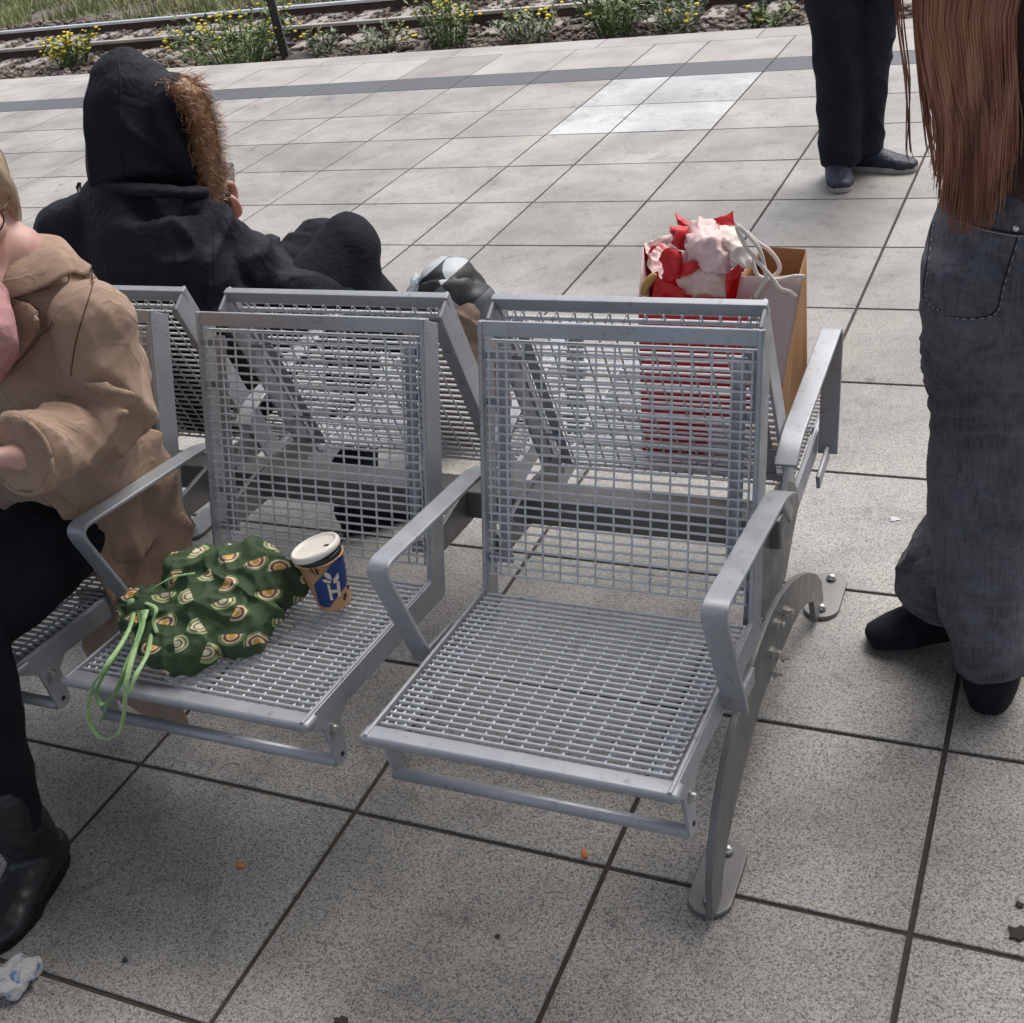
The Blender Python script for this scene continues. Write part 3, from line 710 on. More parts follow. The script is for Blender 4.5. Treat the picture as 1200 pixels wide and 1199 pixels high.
# ---- woman walking past on the right: long hair, washed black jeans
def person_right():
    e = tag(empty('person', (-.07, 1.97, 0)), 'person standing at the right edge in washed black jeans with very long reddish brown hair', 'person')
    e.location = (0, 0, 0)
    bf = (.12, .99, 0)
    J = dict(head=(.0, 2.02, 1.56), hf=(.1, 1, -.15), bf=bf, pelvis=(-.055, 1.99, .90), waist=(-.045, 1.99, 1.04), chest=(-.03, 2.0, 1.22), sh=(-.02, 1.99, 1.38), neck=(-.015, 1.99, 1.44),
             shL=(-.155, 2.0, 1.36), shR=(.15, 1.97, 1.36), elL=(-.12, 2.13, 1.12), elR=(.20, 2.02, 1.10), wrL=(-.08, 2.24, 1.16), wrR=(.10, 2.24, 1.16),
             hdL=((.5, .6, .3), (.6, 0, .5), 1, .5), hdR=((-.5, .6, .3), (-.6, 0, .5), -1, .5),
             hipL=(-.145, 1.98, .86), hipR=(.035, 1.99, .86), knL=(-.135, 1.985, .48), knR=(-.06, 2.12, .46), anL=(-.105, 1.945, .09), anR=(-.215, 2.075, .10), toeL=(-.10, 2.11, .035), toeR=(-.31, 2.045, .03))
    b_, P = body(J, e); face_bits(P, J['hf'], (0, 0, 1), b_)
    # jeans
    jm = NT('washed_black_denim'); v = jm.coord('Object')
    sl_ = jm.noise(jm.coord('Object', (1, 1, .10)), 190, 2); sl2 = jm.noise(jm.coord('Object', (.15, .15, 1)), 170, 2)
    tw = jm.node('ShaderNodeTexWave', {'Vector': jm.coord('Object', (1, 1, .6)), 'Scale': 260, 'Distortion': 2.5, 'Detail': 2}, bands_direction='DIAGONAL').outputs[0]
    c = jm.mix(jm.ramp(jm.noise(v, 4.5, 5, .6), [(.38, 0), (.68, 1)]), (.058, .056, .065), (.150, .145, .165))
    c = jm.mix(jm.math('MULTIPLY', tw, .25), c, (.022, .022, .028)); c = jm.mix(jm.ramp(jm.math('ADD', jm.math('MULTIPLY', sl_, .6), jm.math('MULTIPLY', sl2, .4)), [(.44, 0), (.64, .20)]), c, (.24, .235, .26)); c = jm.mix(jm.ramp(sl_, [(.34, .35), (.46, 0)]), c, (.020, .020, .026)); c = jm.mix(jm.ramp(jm.noise(v, 60, 5, .7), [(.58, 0), (.75, .35)]), c, (.23, .225, .245))
    cr = jm.math('ABSOLUTE', jm.math('SUBTRACT', jm.noise(jm.coord('Object', (1, 1, 1.8)), 8, 3, .5, 1.3), .5)); cr = jm.ramp(cr, [(0, 1), (.08, .25), (.22, 0)])
    jm.bump(jm.math('ADD', tw, jm.math('ADD', jm.math('MULTIPLY', cr, 6), jm.math('MULTIPLY', jm.noise(v, 30, 4), 2))), .5, .0020); c = jm.mix(jm.math('MULTIPLY', cr, .30), c, (.21, .205, .235)); jm.fin(c, .9); jmat = jm.m
    mb = MB()
    limb(mb, [(-.045, 1.99, .985, .150, .105), (-.055, 1.98, .93, .172, .118), (-.06, 1.975, .86, .192, .130), (-.06, 1.98, .79, .190, .125)], bf, 28, cap=(.2, .4))
    limb(mb, [(-.145, 1.965, .86, .105, .125), (-.148, 1.965, .78, .104, .122), (-.146, 1.975, .68, .096, .106), (-.140, 1.985, .55, .093, .098), (-.137, 1.985, .42, .098, .100), (-.128, 1.975, .28, .097, .100), (-.113, 1.950, .16, .080, .090), (-.103, 1.936, .072, .068, .084)], bf, 22, cap=(.3, .05))
    limb(mb, [(.035, 1.985, .86, .105, .115), (.02, 2.01, .72, .098, .105), (-.02, 2.07, .58, .088, .095), (-.065, 2.12, .45, .085, .092), (-.13, 2.115, .30, .085, .088), (-.20, 2.09, .17, .088, .088), (-.232, 2.075, .088, .078, .080)], bf, 22, cap=(.3, .05))
    def dj(c, n_):
        z = c.z; d = .0
        d += .014*fold(c, 4, 4, 17, 3)*max(0, min(1, (.80-z)*8))*max(0, min(1, (z-.50)*6))      # folds under the seat
        d += .012*fold(c, 6, 6, 9, 9)*max(0, min(1, (.62-z)*3)); d += .002*noise.noise(c*24)
        return d
    jeans = soft('jeans', mb, jmat, e, .0068, 4, dj)
    # waistband, pocket, stitching, rivet, hem
    from mathutils.bvhtree import BVHTree
    me = jeans.data; bvh = BVHTree.FromPolygons([v.co.copy() for v in me.vertices], [tuple(p.vertices) for p in me.polygons])
    def onj(px, py, off=.002):
        o_ = Vector((0, 0, H)); d = (at(px, py, Y=2)-o_).normalized(); h = bvh.ray_cast(o_, d)
        return (h[0]-d*off) if h[0] is not None else at(px, py, Y=1.87)
    st = simple('pale_denim_stitch', (.30, .29, .31), .9, 0, .3, 300); dk = simple('dark_denim_seam', (.018, .018, .022), .9, 0, .3, 200)
    def seam(pts, nm, mat, r, off=.0015, dash=None, par=jeans):
        g = MB(); Q = catmull([(*p, 0) for p in pts], 10)
        if dash:
            for i in range(0, len(Q)-1, 2): g.tube([onj(Q[i][0], Q[i][1], off), onj(Q[i+1][0], Q[i+1][1], off)], r, 5)
        else: g.tube([onj(q[0], q[1], off) for q in Q], r, 6)
        return g.build(nm, mat, par, smooth=True)
    wb = [(1101, 238), (1120, 250), (1150, 260), (1178, 268), (1199, 270)]
    # pocket
    pk = [(1092, 262), (1086, 310), (1083, 350), (1105, 366), (1118, 372), (1163, 368), (1176, 330), (1194, 272)]
    seam(pk, 'pocket_edge', dk, .0014, .0004)
    seam([(x+2, y+1) for x, y in pk], 'pocket_stitch', st, .0011, .003, dash=1)
    seam([(1121, 256), (1150, 266), (1185, 273), (1199, 274)], 'waist_seam', dk, .0018, .001); seam([(1121, 259), (1150, 269), (1185, 276), (1199, 277)], 'waist_stitch', st, .0012, .003)
    q = onj(1191, 268, .003); g = MB(); ball(g, q, .0055, None, 12); g.build('rivet', simple('silver_rivet', (.7, .7, .68), .25, .9), jeans, smooth=True)
    hm_ = cloth_mat('frayed_hem', (.10, .09, .105), (.20, .19, .20))
    for cx, cy, cz in ((-.103, 1.936, .080), (-.232, 2.075, .096)):
        pts = []
        for a in np.linspace(0, 2*math.pi, 44):
            o_ = Vector((cx+math.cos(a)*.2, cy+math.sin(a)*.2, cz)); h = bvh.ray_cast(o_, Vector((-math.cos(a), -math.sin(a), 0)), .19)
            if h[0] is not None and (h[0]-Vector((cx, cy, cz))).length < .12: pts.append(h[0])
        if len(pts) > 20: g = MB(); g.tube(pts, .0032, 6, caps=True); g.build('hem', hm_, jeans, smooth=True)
    # shoes
    shoe(e, (-.108, 1.868, .001), (-.095, 2.150, .001), black_shoe, dark_sole, .095, .056, sole_h=.028)
    shoe(e, (-.135, 2.090, .030), (-.342, 2.030, .001), black_shoe, dark_sole, .082, .048, zup=(0, .25, 1), sole_h=.030)
    # top
    tm = cloth_mat('brown_knit', (.075, .042, .034), (.12, .07, .056), .95, 260, .5)
    mb = MB()
    limb(mb, [(-.050, 1.985, .965, .160, .115), (-.047, 1.985, 1.05, .150, .108), (-.04, 1.99, 1.20, .165, .115), (-.03, 1.99, 1.33, .165, .10), (-.02, 1.99, 1.395, .10, .075)], bf, 24, cap=(.1, .3))
    for q in 'LR':
        sh_, el, wr = J['sh'+q], J['el'+q], J['wr'+q]
        limb(mb, [(*sh_, .065, .065), (*lerp(sh_, el, .5), .056, .056), (*el, .052, .052), (*lerp(el, wr, .5), .048, .048), (*lerp(el, wr, .92), .040, .040)], bf, 14, cap=(1, .05))
    soft('sweater', mb, tm, e, .009, 4, lambda c, n_: .004*ridge(c, 8, 8, 12, 5))
    # hair
    hm = hair_mat('reddish_brown_hair', (.10, .036, .022), (.28, .108, .058), (.47, .225, .135))
    mb = MB()
    ball(mb, P(-.035, 0, .035), (.088, .092, .100), frame(J['hf']), 20)
    limb(mb, [(*P(-.06, 0, .02), .085, .06), (-.07, 1.955, 1.42, .095, .045), (-.178, 1.925, 1.25, .058, .022), (-.172, 1.900, 1.10, .048, .013), (-.165, 1.884, 1.00, .032, .007)], bf, 22, cap=(.5, .4))
    hr = soft('hair', mb, hm, e, .007, 4, lambda c, n_: .004*ridge(c, 45, 10, 3))
    rnd = random.Random(5); g = MB()
    for i in range(1700):
        t = rnd.uniform(-1, 1); x0 = -.186+t*.061; x1 = -.168+t*.043+rnd.gauss(0, .006); z1 = rnd.choice([rnd.uniform(.935, 1.0), rnd.uniform(.95, 1.12)])+abs(t)**2*.055+.012*math.sin(t*9); z1 = min(z1, 1.03+rnd.uniform(0, .05)); dpt = rnd.uniform(0, .016)
        w1, w2 = rnd.gauss(0, .004), rnd.gauss(0, .004)
        pts = [(-.02+t*.085, 1.915-dpt, 1.60), (-.10+t*.09, 1.872-dpt, 1.42), (x0+w1, 1.858-dpt, 1.28), (x0*.5+x1*.5+w1, 1.854-dpt, 1.15), (x1+w1, 1.848-dpt, (1.15+z1)/2), (x1+w1*1.5-.002, 1.850-dpt, z1)]
        Q = catmull(pts, 3); n = len(Q); r_ = rnd.choice([rnd.uniform(.0005, .0011), rnd.uniform(.0009, .0019)])
        g.tube([tuple(q) for q in Q], [r_*(1 if k_ < n*.7 else 1-.75*(k_-n*.7)/(n*.3)) for k_ in range(n)], 3, caps=False)
    g.build('hair_strands', hm, hr, smooth=True)
    # loose wisps on the left
    g = MB()
    for (px0, px1, px2, py2, yy) in ((1050, 1062, 1066, 165, 1.90), (1056, 1064, 1062, 172, 1.9), (1072, 1080, 1092, 185, 1.885), (1076, 1084, 1094, 190, 1.88), (1080, 1090, 1095, 175, 1.88), (1078, 1082, 1088, 150, 1.89), (1084, 1092, 1099, 180, 1.88), (1070, 1077, 1084, 160, 1.9), (1086, 1094, 1100, 210, 1.88)):
        for k_ in range(3):
            j = rnd.uniform(-2.5, 2.5); pts = [at(px0+j, -140, Y=yy+.02), at(px0+j*.6, 0, Y=yy), at(px1+j, py2*.55, Y=yy), at(px2+j*.3, py2, Y=yy), at(px2+j+3, py2+18+j*2, Y=yy)]
            Q = catmull(pts, 4); n = len(Q); g.tube([tuple(q) for q in Q], [.0014*(1-.8*max(0, (k2/n-.5)*2)) for k2 in range(n)], 3, caps=False)
    g.build('loose_strands', hm, hr, smooth=True)
person_right()

# ---- person standing far back, black trousers
def person_back():
    e = tag(empty('person', (0, 0, 0)), 'person standing far back on the pale tiles in loose black trousers and dark shoes', 'person')
    bf = (.55, -.83, 0)
    J = dict(head=(-.86, 4.92, 1.66), hf=bf, bf=bf, pelvis=(-.90, 4.95, .95), waist=(-.90, 4.95, 1.10), chest=(-.89, 4.95, 1.30), sh=(-.89, 4.96, 1.47), neck=(-.88, 4.95, 1.54),
             shL=(-.73, 5.05, 1.44), shR=(-1.05, 4.87, 1.44), elL=(-.66, 5.06, 1.16), elR=(-1.12, 4.84, 1.16), wrL=(-.60, 4.92, .96), wrR=(-1.05, 4.74, .96),
             hdL=((.1, -.2, -1), (-1, -.3, 0), 1, .4), hdR=((.1, -.2, -1), (1, .3, 0), -1, .4),
             hipL=(-.83, 5.0, .90), hipR=(-.98, 4.92, .90), knL=(-.855, 5.0, .50), knR=(-.95, 4.93, .50), anL=(-.87, 5.03, .09), anR=(-.945, 4.92, .09), toeL=(-.68, 4.99, .03), toeR=(-.90, 4.76, .03))
    b_, P = body(J, e); face_bits(P, bf, (0, 0, 1), b_)
    bm_ = cloth_mat('black_trouser_cloth', (.010, .011, .017), (.020, .021, .030), .9, 300, .2)
    mb = MB()
    limb(mb, [(-.90, 4.95, 1.02, .165, .115), (-.90, 4.95, .92, .185, .130), (-.90, 4.96, .84, .180, .125)], bf, 24, cap=(.2, .4))
    limb(mb, [(-.985, 4.925, .90, .095, .12), (-.975, 4.93, .70, .095, .110), (-.955, 4.93, .50, .090, .095), (-.948, 4.93, .30, .086, .090), (-.945, 4.925, .15, .082, .085), (-.945, 4.915, .055, .070, .082)], bf, 20, cap=(.3, .05))
    limb(mb, [(-.82, 5.0, .90, .095, .12), (-.83, 5.0, .70, .095, .112), (-.850, 5.0, .50, .090, .098), (-.865, 5.01, .30, .080, .086), (-.870, 5.02, .16, .076, .082), (-.868, 5.02, .075, .066, .080)], bf, 20, cap=(.3, .05))
    soft('trousers', mb, bm_, e, .009, 3, lambda c, n_: .009*fold(c, 5, 5, 7, 2)+.004*noise.noise(c*14))
    mb = MB(); jk = cloth_mat('dark_jacket', (.012, .013, .02), (.03, .03, .04))
    limb(mb, [(-.90, 4.95, .93, .185, .130), (-.90, 4.95, 1.10, .175, .125), (-.89, 4.95, 1.30, .185, .13), (-.89, 4.95, 1.43, .175, .105), (-.88, 4.95, 1.51, .08, .07)], bf, 24, cap=(.1, .3))
    for q in 'LR':
        s_, el, wr = J['sh'+q], J['el'+q], J['wr'+q]; limb(mb, [(*s_, .07, .07), (*lerp(s_, el, .5), .062, .062), (*el, .056, .056), (*wr, .042, .042)], bf, 14, cap=(1, .05))
    soft('jacket', mb, jk, e, .011, 3, lambda c, n_: .005*ridge(c, 8, 8, 10, 4))
    mb = MB(); ball(mb, P(-.02, 0, .045), (.095, .086, .088), frame(bf), 18); soft('hair', mb, hair_mat('dark_hair', (.01, .008, .006), (.03, .02, .014), (.06, .04, .03)), e, .007, 3)
    ws = simple('pale_shoe_sole', (.35, .33, .30), .6)
    blu = simple('navy_shoe', (.015, .018, .035), .6, 0, .3, 50, .3)
    shoe(e, (-.985, 5.00, .001), (-.905, 4.735, .001), blu, ws, .085, .050)
    shoe(e, (-.94, 5.03, .001), (-.665, 4.985, .001), blu, ws, .085, .048)
person_back()
# ---------------------------------------------------------------- draped cloth and decals
from mathutils.bvhtree import BVHTree
import bmesh
def bvh_of(o):
    me = o.data; M_ = o.matrix_basis
    return BVHTree.FromPolygons([v.co.copy() for v in me.vertices], [tuple(p.vertices) for p in me.polygons])
def sheet(name, rows_, mat, parent=None, thick=.003, amp=.003, sub=6, seed=0, fs=(9, 9, 9)):
    """cloth surface through a grid of points, with real thickness"""
    R_ = [catmull([tuple(p) for p in r_], sub) for r_ in rows_]; nc = len(R_[0])
    C_ = [catmull([tuple(R_[i][j]) for i in range(len(R_))], sub) for j in range(nc)]; nr = len(C_[0])
    vs = []
    for i in range(nr):
        for j in range(nc):
            p = Vector(C_[j][i]); vs.append(p)
    nrm = []
    for i in range(nr):
        for j in range(nc):
            a = vs[min(i+1, nr-1)*nc+j]-vs[max(i-1, 0)*nc+j]; b_ = vs[i*nc+min(j+1, nc-1)]-vs[i*nc+max(j-1, 0)]; nrm.append(a.cross(b_).normalized())
    vs = [v+n_*(amp*1.5*fold(v, *fs, seed)+amp*.8*fold(v*1.9, *fs, seed+3)) for v, n_ in zip(vs, nrm)]
    g = MB(); g._add(vs, [(i*nc+j, i*nc+j+1, (i+1)*nc+j+1, (i+1)*nc+j) for i in range(nr-1) for j in range(nc-1)])
    o = g.build(name, mat, parent, smooth=True); m_ = o.modifiers.new('thick', 'SOLIDIFY'); m_.thickness = thick; m_.offset = 0
    return o
def decal(name, bvh, poly, mat, parent, off=.0015, thick=0, maxl=9, Y=2, tip=None):
    """outline laid on the surface of a built thing (lapel, print), following its shape"""
    bm = bmesh.new(); vv = [bm.verts.new((x, y, 0)) for x, y in poly]; bm.faces.new(vv)
    bm.normal_update(); bmesh.ops.triangulate(bm, faces=bm.faces[:])
    for _ in range(6):
        ed = [e_ for e_ in bm.edges if e_.calc_length() > maxl]
        if not ed: break
        bmesh.ops.subdivide_edges(bm, edges=ed, cuts=1); bmesh.ops.triangulate(bm, faces=bm.faces[:])
    o_ = Vector((0, 0, H)); last = None
    for v in bm.verts:
        x, y = v.co.x, v.co.y
        d = (at(x, y, Y=Y)-o_).normalized(); h = bvh.ray_cast(o_, d)
        if h[0] is None:
            hn = bvh.find_nearest(at(x, y, Y=Y)); p = hn[0]; n_ = hn[1]
        else: p, n_ = h[0], h[1]
        if n_.dot(d) > 0: n_ = -n_
        k_ = off if tip is None else off + tip[2]*max(0, 1-math.hypot(x-tip[0], y-tip[1])/tip[3])
        v.co = p + n_*k_
    me = bpy.data.meshes.new(name); bm.normal_update(); bm.to_mesh(me); bm.free()
    me.polygons.foreach_set('use_smooth', [True]*len(me.polygons))
    o = link(name, me, mat, parent)
    if thick: m_ = o.modifiers.new('thick', 'SOLIDIFY'); m_.thickness = thick; m_.offset = 0
    return o

# ---- person in the hooded puffer coat, seen from behind
def person_hood():
    e = tag(empty('person', (0, 0, 0)), 'person seen from behind in a black padded coat and fur-trimmed hood', 'person')
    bf = (.55, .83, 0); A = lambda x, y, Y: tuple(at(x, y, Y=Y))
    J = dict(head=A(168, 150, 2.22), hf=(.80, .55, -.35), bf=bf, pelvis=(-1.87, 2.15, .50), waist=(-1.88, 2.12, .62), chest=(-1.91, 2.11, .78), sh=(-1.93, 2.19, .84), neck=(-1.915, 2.21, .93),
             shL=(-2.06, 2.19, .86), shR=(-1.80, 2.12, .85), elL=(-2.0, 2.36, .68), elR=A(318, 322, 2.22), wrL=(-1.98, 2.44, .74), wrR=A(226, 268, 2.45),
             hdR=((-.3, .1, .9), (-.2, -.9, 0), -1, .9), hdL=((.3, .1, .9), (-.2, -.9, 0), 1, .8),
             hipL=(-1.93, 2.22, .50), hipR=(-1.78, 2.15, .50), knL=A(375, 290, 2.60), knR=A(408, 290, 2.45), anL=(-1.55, 2.72, .10), anR=tuple(at(418, 560, Z=.14)), toeL=(-1.44, 2.86, .03), toeR=(0, 0, .03))
    a_ = J['anR']; J['toeR'] = (a_[0]+.13, a_[1]+.14, .03)
    b_, P = body(J, e, .84)
    pm_ = cloth_mat('black_coat_cloth', (.006, .007, .012), (.012, .013, .021), .72, 380, .25)
    mb = MB()
    limb(mb, [(-1.87, 2.14, .43, .205, .150), (-1.88, 2.11, .55, .205, .155), (-1.895, 2.09, .68, .210, .150), (-1.92, 2.09, .79, .215, .140), (-1.94, 2.11, .865, .190, .115), (-1.925, 2.13, .93, .120, .095)], (.30, .95, 0), 28, cap=(.2, .4))
    ball(mb, A(90, 275, 2.10), (.095, .095, .085)); ball(mb, A(82, 330, 2.08), (.085, .10, .12)); ball(mb, A(105, 262, 2.10), (.09, .09, .07)); ball(mb, A(238, 270, 2.12), (.072, .08, .068))
    limb(mb, [(*A(238, 268, 2.13), .068, .068), (*A(275, 300, 2.16), .072, .070), (*A(318, 330, 2.22), .068, .066), (*A(330, 330, 2.30), .058, .055), (*A(305, 290, 2.37), .048, .048)], bf, 18, cap=(1, .1))
    limb(mb, [(*A(330, 335, 2.20), .055, .05), (*A(365, 340, 2.26), .05, .045), (*A(398, 345, 2.34), .035, .03)], bf, 14)
    limb(mb, [(*J['shL'], .07, .07), (*J['elL'], .062, .062), (*J['wrL'], .045, .045)], bf, 16, cap=(1, .1))
    def dc(c, n_):
        d = .007*fold(c, 4, 4, 5, 2)+.002*noise.noise(c*20)
        k_ = max(0, min(1, (c.x+1.86)*7)); d += k_*.015*fold(c, 8, 6, 15, 8)
        return d
    co = soft('padded_coat', mb, pm_, e, .0085, 5, dc)
    bv = bvh_of(co); dk = simple('seam_black', (.004, .004, .005), .9)
    def seam(pts, r, off=0):
        g = MB(); o_ = Vector((0, 0, H)); out = []
        for q in catmull([(*p, 0) for p in pts], 8):
            d = (at(q[0], q[1], Y=2.1)-o_).normalized(); h = bv.ray_cast(o_, d)
            if h[0] is not None: out.append(h[0]-d*off)
        if len(out) > 2: g.tube(out, r, 6); g.build('seam', dk, co, smooth=True)
    seam([(250, 262), (250, 300), (252, 338)], .0018)
    # hood
    mb = MB()
    limb(mb, [(*A(166, 222, 2.14), .128, .105), (*A(165, 200, 2.16), .130, .115), (*A(165, 165, 2.18), .126, .118), (*A(160, 130, 2.19), .116, .112), (*A(150, 100, 2.19), .095, .095), (*A(140, 80, 2.19), .058, .062)], (.30, .95, 0), 26, cap=(.15, .55))
    ball(mb, A(218, 160, 2.20), (.050, .090, .125)); ball(mb, A(205, 128, 2.20), (.055, .085, .08))
    hood = soft('hood', mb, pm_, e, .0075, 5, lambda c, n_: .011*fold(c, 6, 6, 4, 5)+.002*noise.noise(c*22))
    bv2 = bvh_of(hood)
    def seam2(pts, r, off=.0):
        g = MB(); o_ = Vector((0, 0, H)); out = []
        for q in catmull([(*p, 0) for p in pts], 8):
            d = (at(q[0], q[1], Y=2.1)-o_).normalized(); h = bv2.ray_cast(o_, d)
            if h[0] is not None: out.append(h[0]-d*off)
        g.tube(out, r, 6); g.build('seam', dk, hood, smooth=True)
    seam2([(139, 68), (141, 110), (142, 160), (143, 214)], .0022)
    mb = MB(); limb(mb, [(*A(110, 216, 2.10), .018, .012), (*A(130, 221, 2.055), .02, .013), (*A(190, 224, 2.05), .02, .013), (*A(238, 226, 2.10), .02, .013)], (0, 0, 1), 12)
    soft('hood_hem', mb, pm_, hood, .006, 3, lambda c, n_: .002*ridge(c, 20, 20, 20))
    # fur trim
    fm = hair_mat('fox_fur', (.17, .075, .032), (.36, .19, .09), (.55, .36, .21)); rnd = random.Random(3)
    ctl = catmull([A(206, 98, 2.20), A(222, 108, 2.19), A(236, 138, 2.19), A(243, 170, 2.19), A(247, 205, 2.20), A(243, 232, 2.21)], 12)
    mb = MB(); limb(mb, [(*c, .012+.004*math.sin(math.pi*i/len(ctl)), .03) for i, c in enumerate(ctl)][::6], (0, 1, 0), 12)
    fb = soft('fur_trim', mb, fm, hood, .006, 3, lambda c, n_: .004*noise.noise(c*60))
    g = MB(); outd = (rt*.9+up*.2)
    for i in range(9500):
        c = Vector(ctl[rnd.randrange(len(ctl))])+Vector((rnd.gauss(0, .010), rnd.uniform(-.045, .045), rnd.gauss(0, .010)))
        d = (outd*rnd.uniform(.15, 1)+Vector((rnd.uniform(-.35, .35), rnd.uniform(-.7, .5), rnd.uniform(-.65, .15)))).normalized(); L = rnd.uniform(.012, .028); q = d.cross(Vector((rnd.random(), rnd.random(), rnd.random()))).normalized()*.0007
        dr = Vector((0, 0, -1))*L*.25
        g._add([c-q, c+q, c+d*L*.6+q*.6, c+d*L*.6-q*.6, c+d*L+dr], [(0, 1, 2, 3), (3, 2, 4)])
    g.build('fur_hairs', fm, fb)
    # legs
    tm = cloth_mat('black_jogger_cloth', (.009, .0095, .014), (.017, .018, .025), .9, 320, .2)
    mb = MB()
    for q, dr in (('R', 0), ('L', 0)):
        h_, k_, a_ = J['hip'+q], J['kn'+q], J['an'+q]
        limb(mb, [(*h_, .095, .095), (*lerp(h_, k_, .5), .088, .088), (*lerp(h_, k_, .85), .076, .080), (*k_, .074, .076), (*lerp(k_, a_, .25), .076, .078), (*lerp(k_, a_, .65), .066, .068), (*a_, .052, .054)], (.3, .9, .3), 20, cap=(.6, .05))
    ball(mb, J['knR'], (.084, .084, .082)); ball(mb, J['knL'], (.080, .080, .078))
    a0_ = J['anR']
    soft('trousers', mb, tm, e, .0085, 4, lambda c, n_: .007*fold(c, 5, 5, 6, 6)+.001*noise.noise(c*22))
    shoe(e, (a0_[0]-.045, a0_[1]-.05, .001), (a0_[0]+.14, a0_[1]+.15, .001), black_shoe, dark_sole, .095, .050); shoe(e, (-1.62, 2.66, .001), (-1.44, 2.87, .001), black_shoe, dark_sole, .085, .048)
    # cord knobs, strand of hair under the hood
    g = MB(); 
    for k_ in range(14):
        p = at(93+rnd.uniform(-2, 2), 214, Y=2.12); g.tube([p, p+Vector((-.006+rnd.uniform(-.008, .004), 0, -.012)), p+Vector((-.008+rnd.uniform(-.01, .006), 0, -.026))], [.0012, .001, .0004], 3)
    g.build('hair', hair_mat('brown_hair', (.05, .02, .01), (.10, .05, .03), (.16, .09, .05)), e)
    # phone held in front of the face
    ph = tag(empty('phone', at(266, 228, Y=2.44)), 'dark green phone held in front of the fur-trimmed hood', 'phone'); g = MB(); g.box(-.012, .012, -.036, .036, -.045, .070)
    bo = g.build('case', simple('green_phone_case', (.030, .036, .028), .5), ph, bevel=.004); ph.rotation_euler = (0, math.radians(12), math.radians(20))
    g = MB(); g.box(.0125, .0131, -.032, .032, -.040, .065); g.build('screen', simple('phone_glass', (.01, .01, .012), .1), ph)
person_hood()

